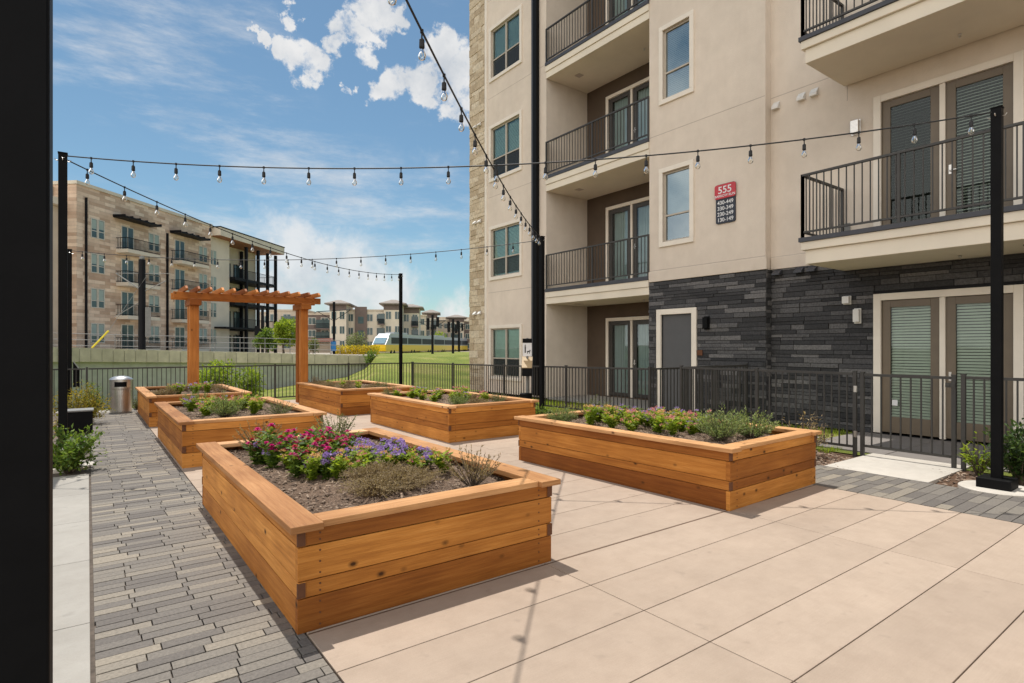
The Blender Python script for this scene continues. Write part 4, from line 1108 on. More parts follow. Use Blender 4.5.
for k in range(3):
    z = 2.85 + 3.43 * k
    b = MB(); b.box((BX + .06, 9.385, z), (RX - .005, 13.355, z + .36)); b.box((BX - .01, 9.385, z), (BX + .055, 13.355, z + .19)); b.box((BX - .04, 9.385, z + .195), (BX + .055, 13.355, z + .36))
    bc = bput(b, 'balcony', M['soffit'], bevel=.004)
    b = MB(); b.box((BX - .06, 9.385, z + .365), (BX + .10, 13.355, z + .46)); o = bput(b, 'edge_band', M['band']); o.parent = bc
    b = MB(); railing(b, [(BX - .01, 13.34), (BX - .01, 9.40)], z + .46, 1.04); o = bput(b, 'railing', M['rail']); o.parent = bc
    spot(bc, 12.2, 10.4, z); 
    b = MB(); b.box((11.75, 12.5, z - .012), (11.95, 12.7, z - .001)); o = bput(b, 'soffit_vent', M['joint']); o.parent = bc
for k in range(2):
    z = 2.975 + 3.45 * k; XO = 9.86; Y1, Y0 = 4.95, .55
    b = MB(); b.box((XO + .05, Y0 + .05, z), (GX - .03, Y1 - .05, z + .235)); b.box((XO, Y0, z + .238), (GX - .03, Y1, z + .375))
    bc = bput(b, 'balcony', M['soffit'], bevel=.006)
    b = MB(); b.box((XO - .03, Y0 - .03, z + .378), (GX - .03, Y1 + .03, z + .45)); o = bput(b, 'edge_band', M['band']); o.parent = bc
    b = MB(); railing(b, [(GX - .04, Y1 - .02), (XO + .02, Y1 - .02), (XO + .02, Y0 + .02), (GX - .04, Y0 + .02)], z + .45, 1.09); o = bput(b, 'railing', M['rail']); o.parent = bc
    spot(bc, 10.9, 3.0, z)
    b = MB(); b.lathe([(.07, 0), (.065, -.012)], 14, (10.5, 2.1, z)); o = bput(b, 'soffit_light', M['band']); o.parent = bc
# downspout
b = MB(); b.box((BX - .13, 13.68, 0.05), (BX - .01, 13.86, ZT)); bput(b, 'downspout', M['black'], bevel=.01)
b = MB(); b.box((BX - .075, 13.90, .05), (BX - .01, 14.0, ZT)); bput(b, 'downspout_channel', M['band'], bevel=.004)
# vents and wall lights
def vent(x, y, z):
    b = MB(); b.prism([(0, 0), (0, .16), (-.09, .05), (-.09, 0)], y - .07, y + .07, lambda p, q, s: (x + p, s, z + q)); bput(b, 'wall_vent', M['white'], fix=True)
for y in (6.22, 5.70, 5.45): vent(GX, y, 6.50 - .06)
for y in (6.17, 5.72, 5.47):
    b = MB(); b.prism([(0, 0), (0, .11), (-.12, .03), (-.12, 0)], y - .08, y + .08, lambda p, q, s: (GX - .03 + p, s, 3.02 + q)); bput(b, 'vent_hood', M['band'], fix=True)
for y in (16.95, 17.25):
    for z in (5.95, 9.38, 2.7): 
        b = MB(); b.prism([(0, 0), (0, .12), (-.10, .03), (-.10, 0)], y - .07, y + .07, lambda p, q, s: (BX - .045 + p, s, z + q)); bput(b, 'wall_vent', M['white'], fix=True)
def wall_lamp(x, y, z, mat, w_=.075, h=.16, name='wall_light'):
    b = MB(); b.box((x - .02, y - w_, z - h), (x, y + w_, z + h)); b.box((x - .10, y - w_ * .85, z - h * .8), (x - .022, y + w_ * .85, z + h * .85)); bput(b, name, mat, bevel=.006)
wall_lamp(GX - .0, 4.70, 5.60, M['steel'], .08, .14); wall_lamp(GX - .03, 4.66, 2.12, M['white'], .06, .14); wall_lamp(GX - .03, 4.84, 2.42, M['white'], .07, .08, 'alarm_horn'); wall_lamp(BX - .03, 7.71, 2.09, M['black'], .07, .15)
b = MB(); b.box((BX - .04, 7.83, 1.36), (BX - .03, 7.97, 1.48)); bput(b, 'door_plaque', M['endgrain'])
b = MB(); b.box((GX - .03, 4.80, 3.72), (GX - .0, 4.90, 3.86)); bput(b, 'outlet_cover', M['galv'])
b = MB(); b.box((GX - .0, 4.03, .52), (GX + .006, 4.115, .62)); o = bput(b, 'door_sticker', M['signwhite'])

# address sign
sg = empty('address_sign', (BX - .005, 7.25, 4.26)); tag(sg, 'red and navy address sign on the stucco wall reading 555 and unit ranges', 'sign')
def rrect(y0, y1, z0, z1, r, n=5):
    out = []
    for cy, cz, a0 in ((y1 - r, z1 - r, 0), (y0 + r, z1 - r, PI / 2), (y0 + r, z0 + r, PI), (y1 - r, z0 + r, 1.5 * PI)):
        for k in range(n + 1):
            a = a0 + k * PI / 2 / n; out.append((cy + r * math.cos(a), cz + r * math.sin(a)))
    return out
b = MB(); b.prism(rrect(-.235, .235, 0, .86, .04), -.03, 0, lambda p, q, s: (s, p, q)); b.build('navy_panel', M['signblack'], sg, fix=True)
b = MB(); b.prism(rrect(-.255, .255, .54, .85, .05), -.05, -.031, lambda p, q, s: (s, p, q)); b.build('red_panel', M['signred'], sg, fix=True)
def text(body, size, x, y, z, mat, parent, rot, name='lettering', sx=1.0):
    c = bpy.data.curves.new(name, 'FONT'); c.body = body; c.size = size; c.align_x = 'CENTER'; c.extrude = .001; c.offset = size * .012
    o = bpy.data.objects.new(name, c); COL.objects.link(o)
    dg = bpy.context.evaluated_depsgraph_get(); me = bpy.data.meshes.new_from_object(o.evaluated_get(dg)); me.materials.clear(); me.materials.append(mat)
    o2 = bpy.data.objects.new(name, me); bpy.data.objects.remove(o); COL.objects.link(o2); o2.parent = parent; o2.location = (x, y, z); o2.rotation_euler = rot; o2.scale = (sx, 1, 1)
    return o2
RX_ = (PI / 2, 0, -PI / 2)
text('555', .215, -.053, 0, .655, M['signwhite'], sg, RX_, sx=1.05)
text('BARROW RUN', .075, -.053, 0, .573, M['signwhite'], sg, RX_)
for k, s in enumerate(('430-449', '330-349', '230-249', '130-149')): text(s, .118, -.033, 0, .415 - k * .125, M['signwhite'], sg, RX_)

# ================================================================== pergola
pg = empty('garden_pergola', (3.44, 16.15, 0)); tag(pg, 'orange cedar pergola arch with two double posts at the back of the courtyard', 'pergola')
PO = Vector((3.44, 16.15, 0))
def pgo(name, boxes):
    b = MB()
    for lo, hi, g in boxes: b.box([a - c for a, c in zip(lo, PO)], [a - c for a, c in zip(hi, PO)], g)
    return b.build(name, M['pergola'], pg, bevel=.006)
for X in (2.12, 4.79):
    for Y in (16.06, 16.36): pgo('post', [((X - .1, Y, -.05), (X + .1, Y + .19, 2.58), 2)])
    pgo('corbel', [((X - .13, 15.86, 2.58), (X + .13, 16.74, 2.735), 1)])
for Y in (15.98, 16.48): pgo('beam', [((1.66, Y, 2.738), (5.21, Y + .09, 2.90), 0)])
for k in range(13):
    X = 1.86 + k * .262
    b = MB(); prof = [(15.50, 2.905), (15.50, 2.95), (15.62, 3.02), (17.00, 3.02), (17.12, 2.95), (17.12, 2.905)]
    b.prism(prof, X, X + .05, lambda p, q, s: (s - PO.x, p - PO.y, q)); b.build('rafter', M['pergola'], pg, fix=True, bevel=.003)

# ================================================================== trash can
tcn = empty('trash_can', (.63, 16.45, 0)); tcn.scale = (.85, .85, .96); tag(tcn, 'round stainless steel trash can with dome lid at the end of the path', 'trash can')
b = MB(); b.lathe([(.25, 0), (.25, .02), (.265, .03), (.265, .56), (.268, .565), (.268, .58)], 40); b.build('body', M['steel'], tcn, smooth=False)
b = MB(); seg = 40
b.lathe([(.268, .584), (.27, .60), (.27, .62)], 40)
for k in range(seg):
    a0, a1 = 2 * PI * k / seg, 2 * PI * (k + 1) / seg; am = (a0 + a1) / 2
    opening = abs((am - math.radians(267) + PI) % (2 * PI) - PI) < math.radians(34) or abs((am - math.radians(87) + PI) % (2 * PI) - PI) < math.radians(34)
    for z0, z1 in ((.62, .64), (.64, .76), (.76, .80)):
        if opening and z0 == .64: continue
        b.face([(.27 * math.cos(a0), .27 * math.sin(a0), z0), (.27 * math.cos(a1), .27 * math.sin(a1), z0), (.27 * math.cos(a1), .27 * math.sin(a1), z1), (.27 * math.cos(a0), .27 * math.sin(a0), z1)])
b.lathe([(.285, .80), (.285, .815), (.25, .85), (.17, .885), (.08, .90), (.001, .905)], 40)
b.build('lid', M['steel'], tcn)
b = MB(); b.lathe([(.245, .585), (.245, .79)], 30); b.build('liner', M['black'], tcn)

# dog waste station
ds = empty('waste_bag_station', (8.58, 10.95, -.03)); tag(ds, 'pet waste bag station with small sign, dispenser and black bin by the fence', 'waste station')
b = MB(); b.box((-.02, -.02, 0), (.02, .02, 1.80)); b.build('post', M['galv'], ds)
Mz = Matrix.Rotation(-TH - .08, 4, 'Z')
b = MB(); b.box((-.11, -.045, 1.36), (.11, -.03, 1.78), M=Mz); s_ = b.build('sign_plate', M['signwhite'], ds)
b = MB(); b.box((-.112, -.05, 1.68), (.112, -.046, 1.785), M=Mz); b.box((-.062, -.05, 1.44), (-.035, -.046, 1.60), M=Mz); b.box((-.06, -.05, 1.61), (-.037, -.046, 1.635), M=Mz); b.box((.0, -.05, 1.46), (.065, -.046, 1.485), M=Mz); b.box((.0, -.05, 1.42), (.012, -.046, 1.46), M=Mz); b.box((.05, -.05, 1.42), (.062, -.046, 1.46), M=Mz); b.box((.055, -.05, 1.485), (.08, -.046, 1.51), M=Mz); b.build('pictogram', M['black'], s_)
b = MB(); b.prism([(.03, .88), (-.20, .88), (-.20, 1.08), (.03, 1.32)], -.12, .12, lambda p, q, s: Mz @ Vector((s, p, q))); d_ = b.build('dispenser', M['black'], ds, fix=True)
b = MB(); b.prism([(.032, 1.327), (-.215, 1.075), (-.215, 1.09), (.032, 1.345)], -.125, .125, lambda p, q, s: Mz @ Vector((s, p, q))); b.build('lid', m_plain('tan_lid', (.42, .3, .16), .4), d_, fix=True)
b = MB(); b.lathe([(.125, .10), (.145, .42), (.152, .43), (.152, .46), (.14, .47)], 20, Mz @ Vector((-.02, -.17, 0))); b.build('bin', M['black'], ds)

# utility box and pole box on the left
ub = empty('utility_box', (-.12, 13.0, -.04)); tag(ub, 'low black utility box in the mulch bed beside the paver path', 'utility box')
b = MB(); b.box((-.19, -.2, 0), (.19, .2, .43)); b.build('cabinet', M['black'], ub, bevel=.01)
b = MB(); b.box((-.205, -.215, .432), (.205, .215, .462)); b.build('lid', M['galv'], ub, bevel=.008)
pb = empty('meter_box', (PLB[0], PLB[1], .5)); tag(pb, 'black box with sloped lid fixed to the far left light pole', 'meter box')
b = MB(); b.prism([(.07, .05), (.20, .05), (.20, .45), (.07, .68)], -.15, .15, lambda p, q, s: (p, s, q)); b.build('housing', M['black'], pb, fix=True)
b = MB(); b.prism([(.07, .683), (.21, .45), (.21, .47), (.07, .705)], -.16, .16, lambda p, q, s: (p, s, q)); b.build('lid', M['galv'], pb, fix=True)

# ================================================================== trees and bushes beyond the fence
def tree(name, loc, h, rad, mat, n, L, label, trunk_h=.35, lobes=9, tr=.12, cat='tree'):
    root = empty(name, loc); tk = MB(); b = MB()
    top = Vector((0, 0, h * .75)); tk.tube([(0, 0, -.2), (R.uniform(-.05, .05) * h, 0, h * trunk_h), top], [tr, tr * .75, tr * .25], 8)
    cs = []
    for k in range(lobes):
        q = 2 * PI * k / lobes * 2.4; zz = h * (trunk_h + .1 + (1 - trunk_h - .18) * k / lobes); r = rad * R.uniform(.2, .75) * math.sqrt(max(.15, 1 - ((zz / h - .6) / .5) ** 2))
        c = Vector((math.cos(q) * r, math.sin(q) * r, zz)); cs.append((c, rad * R.uniform(.32, .55)))
        tk.tube([(0, 0, h * trunk_h * R.uniform(.8, 1.4)), c * .6 + Vector((0, 0, zz * .3)), c], [tr * .4, tr * .25, tr * .08], 5, False)
    for _ in range(n):
        c, r = R.choice(cs); d = rv(); d.normalize(); p = c + d * r * (R.random() ** .45)
        b.leaf(p, d + rv(.6) + Vector((0, 0, -.1)), Vector((0, 0, 1)) + rv(.5), L * R.uniform(.6, 1.4), L * .55)
    tk.build('trunk', M['twig'], root); b.build('crown', M[mat], root)
    tag(root, label, cat); return root
tree('young_tree', at(215, 18.2, -.2), 1.28, .62, 'leafbright', 1500, .11, 'bright yellow-green sapling behind the back fence, left of its twin', .2, 12, .03)
tree('young_tree', at(248, 19.0, -.3), 1.12, .62, 'leafbright', 1300, .11, 'lower bright yellow-green sapling behind the back fence, right of its twin', .2, 12, .03)
tree('street_tree', at(284, 46, .9), 2.9, 1.1, 'leafbright', 2600, .22, 'round green tree beside the steel balcony tower beyond the wall', .3, 12, .1)
tree('street_tree', at(266, 50, .8), 2.2, 1.0, 'leafgreen', 1700, .22, 'smaller green tree under the steel balcony tower', .3, 10, .1)
tree('wall_bush', at(371, 34.3, .35), 1.0, .55, 'leafgreen', 700, .12, 'dark bush where the lawn meets the end of the concrete wall', .15, 8, .04, 'bush')
tree('roadside_tree', at(356, 96, .4), 3.3, 1.9, 'leafgrey', 900, .35, 'grey-green tree to the left of the yellow train', .25, 9, .1)
tree('roadside_tree', at(313, 75, .6), 2.0, 1.0, 'leafgrey', 600, .25, 'small grey tree right of the pergola post in the distance', .25, 9, .06)
tree('roadside_tree', at(438, 150, .3), 5.2, 2.6, 'leafbright', 700, .5, 'bright green tree rising behind the yellow train', .25, 9, .12)
M['leafgold'] = m_leaf('leaf_gold', [(0, (.30, .24, .02)), (.5, (.52, .42, .03)), (1, (.68, .55, .06))], .4)
b = MB(); o0 = at(352, 88, .35)
for px in range(334, 379):
    for _ in range(34):
        p = at(px + R.random(), 88 + R.uniform(-.8, .8), R.uniform(.3, 1.75)); b.leaf(p - o0, rv(), rv(), .3, .2)
hg = b.build('clipped_hedge', M['leafgold']); hg.location = o0; tag(hg, 'long low yellow hedge to the left of the train front', 'hedge')

# ================================================================== far apartment building on the left (own frame: u along facade, v out of it)
FA0 = at(105, 52, 0)
fa = empty('apartment_building', FA0); tag(fa, 'tan stone apartment block with balconies on the far left beyond the concrete wall', 'building')
ang = math.radians(7.5)
fu = FW * math.cos(ang) + RT * math.sin(ang); fn = RT * math.cos(ang) - FW * math.sin(ang)
# object axes: x = along facade, y = into the building (-normal)
fa.rotation_euler = (0, 0, math.atan2(fu.y, fu.x))
def S(px):
    k = (px - 512) / FPX; x0 = (105 - 512) / FPX * 52
    return (x0 - 52 * k) / (k * math.cos(ang) - math.sin(ang))
def fbox(b, u0, u1, v0, v1, z0, z1):   # v positive = towards viewer
    b.box((u0, -v1, z0), (u1, -v0, z1), 0)
def fpart(name, mat, boxes, parent=None):
    b = MB()
    for x in boxes: fbox(b, *x)
    return b.build(name, mat, parent or fa)
u_l, u_s, u_b, u_e = S(76.5), S(211), S(232), S(277)
fpart('stone_wall', M['farstone'], [(u_l, u_s, -14, 0, -.2, 15.55)])
fpart('parapet', M['farwhite'], [(u_l - .1, u_s + .1, -14, .12, 15.56, 15.85)])
fpart('side_wing', M['farwhite'], [(u_l - 14, u_l - .01, -14, -1.6, -.2, 13.6), (u_l - 14, u_l - .01, -14, -.9, 13.61, 14.2)])
fpart('wing_parapet', M['fartan'], [(u_l - 14, u_l - .02, -14, -2.2, 14.2, 15.4)])
fpart('render_wall', M['farwhite'], [(u_s + .01, u_b, -12, -.35, -.2, 14.6), (u_b + .01, u_e - 1.0, -12, -2.6, -.2, 14.6)])
fpart('downspout', M['farblack'], [(S(84.6), S(85.6), 0.01, .2, -.2, 14.6)])
fpart('downspout', M['farblack'], [(S(166), S(167), 0.01, .2, -.2, 13.4)])
def fwin(u0, u1, z0, z1, v=0.0, mat=None):
    b = MB(); t_ = .07
    for x in ((u0 - t_, u1 + t_, v, v + .06, z0 - t_, z0), (u0 - t_, u1 + t_, v, v + .06, z1, z1 + t_), (u0 - t_, u0, v, v + .06, z0, z1), (u1, u1 + t_, v, v + .06, z0, z1), (u0, u1, v, v + .05, z0 + (z1 - z0) * .36 - .03, z0 + (z1 - z0) * .36 + .03)): fbox(b, *x)
    o = b.build('window', M['farframe'], fa)
    b = MB(); fbox(b, u0, u1, v + .005, v + .03, z0, z1); b.build('pane', M['farglass'], o)
    b = MB(); fbox(b, u0 + .03, u1 - .03, v + .031, v + .034, z0 + (z1 - z0) * R.uniform(.36, .5), z1 - .03); b.build('blind', M['farblind'], o)
for z in (11.3, 8.2, 5.1, 2.0):
    for a, c in ((91.2, 96.4), (98.4, 103.6), (148.9, 153), (154.4, 158.4), (199, 202.2), (203.4, 206.4), (211.9, 214.8), (215.8, 218.4)):
        fwin(S(a), S(c), z, z + 1.6, -.34 if a > 211 else 0.0)
    for k in range(4): fwin(u_l - 3.2 - 3.1 * k, u_l - 1.6 - 3.1 * k, z, z + 1.6, -.89)
    for (a, c, d0, d1) in ((116, 149, 121, 133.5), (171, 199, 174.5, 184.5)):
        u0, u1 = S(a), S(c)
        b = MB(); fbox(b, u0, u1, .0, 1.25, z - .95, z - .62); bb = b.build('balcony', M['farwhite'], fa)
        b = MB()
        for uu, vv in [(u0 + (u1 - u0) * k / 26, 1.2) for k in range(27)] + [(u0, v_) for v_ in (.2, .45, .7, .95)]: fbox(b, uu - .015, uu + .015, vv - .015, vv + .015, z - .6, z + .42)
        for zz in (z - .55, z + .40): fbox(b, u0, u1, 1.17, 1.23, zz, zz + .05); fbox(b, u0, u0 + .05, 0, 1.2, zz, zz + .05)
        b.build('railing', M['farblack'], bb)
        b = MB(); um = (S(d0) + S(d1)) / 2
        ring_ = ((S(d0), S(d1), .0, .05, z + 1.62, z + 1.70), (S(d0), S(d0) + .08, 0, .05, z - .6, z + 1.62), (S(d1) - .08, S(d1), 0, .05, z - .6, z + 1.62), (um - .05, um + .05, 0, .05, z - .6, z + 1.62))
        for x in ring_: fbox(b, *x)
        dd = b.build('balcony_door', M['farframe'], fa); b = MB(); fbox(b, S(d0) + .05, S(d1) - .05, .005, .025, z - .6, z + 1.62); b.build('pane', M['farglass'], dd)
for a, c, z in ((113, 150, 13.55), (170, 200, 13.55)):
    b = MB(); fbox(b, S(a), S(c), .0, 1.3, z, z + .14)
    for k in range(6): fbox(b, S(a) + (S(c) - S(a)) * k / 5 - .04, S(a) + (S(c) - S(a)) * k / 5 + .04, .0, 1.28, z + .141, z + .26)
    b.build('awning', M['farblack'], fa)
# steel balcony tower at its right end
us = [S(244), S(256), S(265.5), u_e - .9]
for q, vv in [(us[0], .3), (us[1], .3), (us[2], .3), (us[3], .3), (us[3], -2.3), (us[1] + .4, -2.3)]:
    fpart('column', M['farblack'], [(q - .16, q + .16, vv - .16, vv + .16, -.2, 14.3)])
for z in (10.2, 7.1, 4.0):
    b = MB(); fbox(b, u_b, u_e - .7, -2.55, .4, z - .35, z); bb = b.build('balcony', M['farblack'], fa)
    b = MB(); n = 40
    for k in range(n + 1):
        uu = u_b + (u_e - .75 - u_b) * k / n; fbox(b, uu - .015, uu + .015, .33, .36, z, z + 1.05)
    for k in range(9): fbox(b, u_e - .75, u_e - .72, -2.5 + k * .33, -2.47 + k * .33, z, z + 1.05)
    fbox(b, u_b, u_e - .7, .31, .38, z + 1.05, z + 1.1); fbox(b, u_e - .77, u_e - .7, -2.5, .36, z + 1.05, z + 1.1)
    b.build('railing', M['farblack'], bb)
for z in (10.2, 7.1, 4.0, .9):
    for a, c in ((243, 251), (254, 262)):
        b = MB(); fbox(b, S(a) - .5, S(c) - .5, -2.58, -2.52, z + .05, z + 2.2); fbox(b, S(a), S(a) + .1, -2.52, -2.5, z, z + 2.3); dd = b.build('balcony_door', M['farblack'], fa)
        b = MB(); fbox(b, S(a) - .4, S(c) - .6, -2.515, -2.505, z + .15, z + 2.1); b.build('pane', M['farglass'], dd)
b = MB(); fbox(b, u_s + .3, u_e + .2, -12, 1.0, 14.62, 15.55); rf = b.build('overhang_roof', M['farwhite'], fa)
b = MB(); fbox(b, u_s + .35, u_e + .15, -11.9, .95, 14.56, 14.618); b.build('wood_soffit', M['woodsoffit'], rf)
b = MB(); fbox(b, u_s + .25, u_e + .25, -12, 1.05, 15.555, 15.68); b.build('roof_edge', M['farblack'], rf)
b = MB(); fbox(b, u_s + 1, u_e - .8, -.3, 1.2, 3.75, 3.95); b.build('entry_canopy', M['farblack'], fa)

# catenary mast in front of it
cm = empty('catenary_mast', at(142, 34, 1.0)); tag(cm, 'thick black overhead line mast in front of the left stone apartment block', 'mast')
b = MB(); b.tube([(0, 0, -.3), (0, 0, 5.75)], [.20, .18], 12); b.build('pole', M['farblack'], cm)
b = MB(); b.lathe([(.12, 0), (.14, .12), (.06, .22)], 10, (0, 0, 5.75)); b.build('cap', M['galv'], cm)
def camv(r, f, z): return RT * r + FW * f + Vector((0, 0, z))
b = MB(); b.tube([camv(0, 0, 3.9), camv(-1.35, -.3, 4.9)], .035, 5); b.tube([camv(0, 0, 3.3), camv(-1.45, -.3, 2.3)], .02, 5); b.tube([camv(-1.35, -.3, 4.9), camv(1.5, .3, 4.95)], .016, 5); b.tube([camv(0, 0, 3.8), camv(1.3, .2, 4.5)], .03, 5); b.build('bracket_arm', M['galv'], cm)
b = MB(); c_ = camv(.36, 0, 0); b.box((c_.x - .14, c_.y - .14, 1.15), (c_.x + .14, c_.y + .14, 2.9)); b.build('control_box', M['galv'], cm, bevel=.01)
gg = empty('guy_wire_guard', at(92, 33, 1.2)); tag(gg, 'slanted yellow guy wire guard in front of the left apartment block', 'guy wire')
b = MB(); b.tube([(0, 0, .3), camv(.75, .3, 1.3)], .05, 6); b.build('guard', M['yellow'], gg)
b = MB(); b.tube([camv(.75, .3, 1.3), camv(2.75, 1, 4.9)], .012, 4); b.build('wire', M['galv'], gg)

# ================================================================== distant apartment row
def hip(b, x0, x1, y0, y1, z, h, ov):
    x0 -= ov; x1 += ov; y0 -= ov; y1 += ov; r = min(x1 - x0, y1 - y0) * .42
    b.box((x0, y0, z - .25), (x1, y1, z - .003))
    a = [(x0, y0, z), (x1, y0, z), (x1, y1, z), (x0, y1, z)]; c = [(x0 + r, y0 + r, z + h), (x1 - r, y0 + r, z + h), (x1 - r, y1 - r, z + h), (x0 + r, y1 - r, z + h)]
    k = len(b.v); b.v += a + c
    for f in ((0, 1, 5, 4), (1, 2, 6, 5), (2, 3, 7, 6), (3, 0, 4, 7), (4, 5, 6, 7)): b.f.append(tuple(k + i for i in f)); b.uv.append([(0, 0)] * 4); b.m.append(0)
townhouse_roof = .62
def townhouse(label, px0, px1, t, ytop, mat, roof=None, wins=3, floors=3, balc=None, base=.2, depth=9, brown=None, turn=.12):
    loc = at((px0 + px1) / 2, t, base); root = empty('apartment_block', loc); root.rotation_euler = (0, 0, -TH + turn); tag(root, label, 'building')
    w_ = (px1 - px0) / FPX * t / 2; h = zat(ytop, t) - base
    b = MB(); b.box((-w_, 0, 0), (w_, depth, h)); b.build('wall', mat, root)
    if roof:
        b = MB(); hip(b, -w_, w_, 0, depth, h + .25, roof * townhouse_roof, .95); b.build('roof', M['farroof'], root)
        b = MB(); b.box((-w_ - .05, -.06, h - 1.2), (w_ + .05, .0, h - .02)); b.build('eave_band', M['farbrown'], root)
    else:
        b = MB(); b.box((-w_ - .15, -.15, h), (w_ + .15, depth, h + .35)); b.build('parapet', M['fartan'], root)
    fh = h / (floors + (.35 if roof else .1))
    if wins:
        for f in range(floors):
            for k in range(wins):
                x = -w_ + 2 * w_ * (k + .5) / wins; ww = min(.75, w_ / wins * .55); z = fh * f + fh * .35
                b = MB(); b.box((x - ww - .12, -.05, z - .12), (x + ww + .12, -.002, z + fh * .5 + .12)); o = b.build('window', M['farframe'], root)
                b = MB(); b.box((x - ww, -.08, z), (x - .05, -.052, z + fh * .5)); b.box((x + .05, -.08, z), (x + ww, -.052, z + fh * .5)); b.build('pane', M['farglass'], o)
    if balc:
        for f in range(1, floors):
            x0, x1 = balc; z = fh * f
            b = MB(); b.box((x0 * w_, -1.6, z - .25), (x1 * w_, -.09, z)); o = b.build('balcony', M['farbrown'], root)
            b = MB(); b.box((x0 * w_, -1.6, z + 1.0), (x1 * w_, -1.53, z + 1.08))
            n = 16
            for k in range(n + 1): q = (x0 + (x1 - x0) * k / n) * w_; b.box((q - .03, -1.58, z), (q + .03, -1.54, z + 1.0))
            b.build('railing', M['farblack'], o)
            b = MB(); b.box((x0 * w_, -.12, z + .02), (x1 * w_, -.085, z + fh * .72)); b.build('recess_glass', M['farglass'], o)
    if brown:
        b = MB(); b.box((brown[0] * w_, -.5, 0), (brown[1] * w_, -.004, h + .9)); o = b.build('brown_bay', M['farbrown'], root)
        for f in range(1, floors):
            b = MB(); xm = (brown[0] + brown[1]) / 2 * w_; b.box((xm - .6, -.55, fh * f + .5), (xm + .6, -.502, fh * f + 2.0)); b.build('window', M['farglass'], o)
    return root
townhouse('distant tan apartment block just left of the right pergola post', 268, 306, 128, 311, M['fartan'], None, 3, 3, (-.3, .6))
townhouse('distant dark brown apartment block just right of the pergola post', 306, 331, 126, 315, M['farbrown'], None, 2, 3, (-.2, .95))
townhouse('distant cream apartment tower with small hip roof behind the dark mast', 330, 346, 122, 304.5, M['farwhite'], 1.3, 2, 3)
townhouse('distant cream apartment block with a brown bay right of its tower', 346, 384, 126, 311, M['farwhite'], None, 4, 3, None, brown=(-.5, .1))
townhouse('distant cream tower with wide hip roof left of the slim far pole', 384, 402, 126, 304.5, M['farwhite'], 1.5, 2, 3, (-1.6, -.9))
townhouse('distant cream block with gabled roof right of the slim far pole', 402.3, 419, 132, 308, M['farwhite'], 1.2, 2, 3, (.1, .9))
townhouse('distant narrow tan block between two hip roofed towers', 418, 426, 150, 316, M['fartan'], None, 1, 3)
townhouse('distant tower with hip roof midway between slim far pole and stone corner', 425, 437, 160, 313.5, M['farwhite'], 1.4, 2, 3, (.0, .9))
townhouse('distant low tan block behind two line masts', 437, 449, 170, 321, M['fartan'], None, 2, 3)
townhouse('distant hip roofed block closest to the limestone corner', 449, 464, 170, 318, M['fartan'], 1.3, 2, 3, (-.6, .3))
townhouse('distant grey block half hidden by the limestone corner', 464, 478, 175, 322, M['farbrown'], None, 2, 3)

townhouse('long distant cream apartment block closing the gap behind the hip roofed towers', 380, 480, 190, 318, M['farwhite'], None, 14, 3, None, base=.2)
townhouse('long distant tan apartment block behind the pergola, above the trees', 262, 384, 150, 313.5, M['fartan'], None, 12, 3)
# ================================================================== train
A_ = at(378.5, 105, .42); B_ = at(478, 198, .42); td = (B_ - A_); TL = td.length; td.normalize()
tr = empty('light_rail_train', A_); tr.rotation_euler = (0, 0, math.atan2(td.y, td.x)); tag(tr, 'yellow and silver light rail train passing beyond the grass slope', 'train')
HW = 1.35
b = MB(); b.box((1.2, -HW, .25), (TL, HW, 1.55)); b.prism([(1.2, .25), (.15, .35), (.0, 1.0), (.1, 1.55), (1.2, 1.55)], -HW, HW, lambda p, q, s: (p, s, q)); b.build('lower_body', M['gloss_yellow'], tr, fix=True)
b = MB(); b.prism([(.1, 1.555), (1.9, 3.05), (TL, 3.05), (TL, 1.555)], -HW + .03, HW - .03, lambda p, q, s: (p, s, q)); b.build('upper_body', M['train_white'], tr, fix=True)
b = MB(); b.prism([(1.95, 3.055), (3.2, 3.7), (TL, 3.7), (TL, 3.055)], -HW + .2, HW - .2, lambda p, q, s: (p, s, q)); b.build('roof', M['train_white'], tr, fix=True)
b = MB(); b.prism([(.22, 1.7), (1.55, 2.82), (1.48, 2.9), (.14, 1.78)], -1.1, 1.1, lambda p, q, s: (p - .02, s, q)); b.build('windshield', M['windshield'], tr, fix=True)
for k in range(9):
    u = 3.2 + k * (TL - 4) / 9
    b = MB(); b.box((u, -HW - .01, 1.75), (u + (TL - 4) / 9 - .6, -HW + .025, 2.95)); b.build('window', M['train_dark'], tr)
for k in range(3):
    b = MB(); b.box((6 + k * 30, -.9, 3.701), (14 + k * 30, .9, 4.05)); b.build('roof_equipment', M['train_white'], tr)
for k in range(8):
    b = MB(); u = 3 + k * 12.5
    for q in (0, 1.8): b.prism([(.42 * math.cos(a * PI / 6), .42 * math.sin(a * PI / 6)) for a in range(12)], -HW - .02, -HW + .1, lambda p, r_, s: (u + q + p, s, r_ + .12))
    b.build('wheelset', M['farblack'], tr, fix=True)
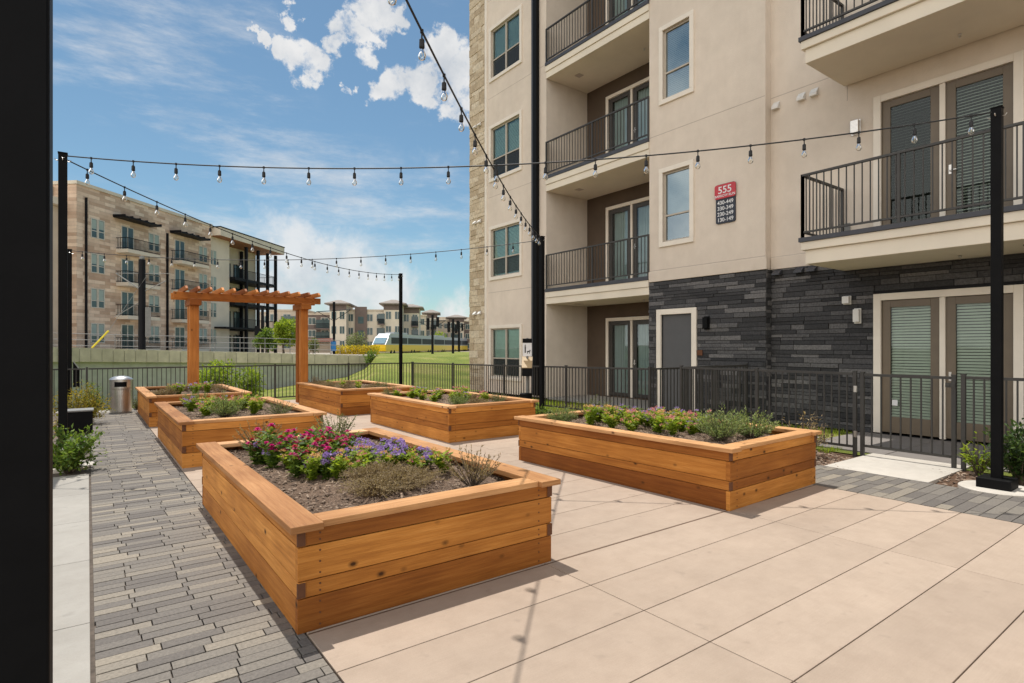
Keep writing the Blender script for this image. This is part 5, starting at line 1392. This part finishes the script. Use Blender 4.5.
# line masts near the train
for px, t, z1, lab in ((432.5, 100, 315, 'dark overhead line mast in front of the train, left of the other two'), (453, 108, 319, 'dark overhead line mast in front of the train, middle one'), (334, 78, 302, 'dark mast with a blue banner right of the pergola'), (459, 150, 322, 'thin overhead line mast beside the stone building corner'), (262.5, 62, 306, 'dark signal mast behind the pergola beam')):
    o = empty('line_mast', at(px, t, .3)); tag(o, lab, 'mast', 'overhead line masts'); h = zat(z1, t) - .3
    b = MB(); b.tube([(0, 0, -.2), (0, 0, h)], [.17 * t / 100 + .05] * 2, 8); b.build('pole', M['farblack'], o)
    if px > 300: b = MB(); b.tube([camv(-2.4, 0, h * .82), camv(2.4, 0, h * .86)], .06, 5); b.tube([camv(0, 0, h * .65), camv(-2.2, 0, h * .82)], .04, 5); b.tube([camv(0, 0, h * .65), camv(2.2, 0, h * .85)], .04, 5); b.build('bracket_arm', M['farblack'], o)
    if px > 430:
        b = MB(); b.tube([camv(-.8, 0, h * .62), camv(-.8, 0, h * .92)], .28, 8); b.tube([camv(.9, 0, h * .70), camv(.9, 0, h * .95)], .28, 8); b.build('signal_drum', M['farblack'], o)
    if px == 334:
        b = MB(); c_ = camv(-.0, -.3, 0); b.box((c_.x - .28, c_.y - .28, .7), (c_.x + .28, c_.y + .28, 2.0)); b.build('blue_banner', M['bluebanner'], o)
    if px == 262.5:
        b = MB(); c_ = camv(-.5, -.2, 0); b.box((c_.x - .22, c_.y - .2, h * .42), (c_.x + .22, c_.y + .2, h * .62)); b.build('signal_head', M['farblack'], o)
bs = empty('platform_shelter', at(320, 84, .5)); bs.rotation_euler = (0, 0, -TH); tag(bs, 'reddish roofed platform shelter in the distance right of the pergola', 'shelter')
b = MB(); b.prism([(-2.0, 1.75), (-1.5, 2.25), (1.8, 2.35), (2.1, 1.85)], -.8, .8, lambda p, q, s: (p, s, q)); b.build('roof', m_plain('faded_red', (.42, .2, .16), .6), bs, fix=True)
for x in (-1.6, 1.6):
    b = MB(); b.box((x - .1, -.1, 0), (x + .1, .1, 1.8)); b.build('post', M['farwhite'], bs)
b = MB(); b.box((-1.55, .3, .2), (1.55, .36, 1.6)); b.build('back_panel', M['fartan'], bs)
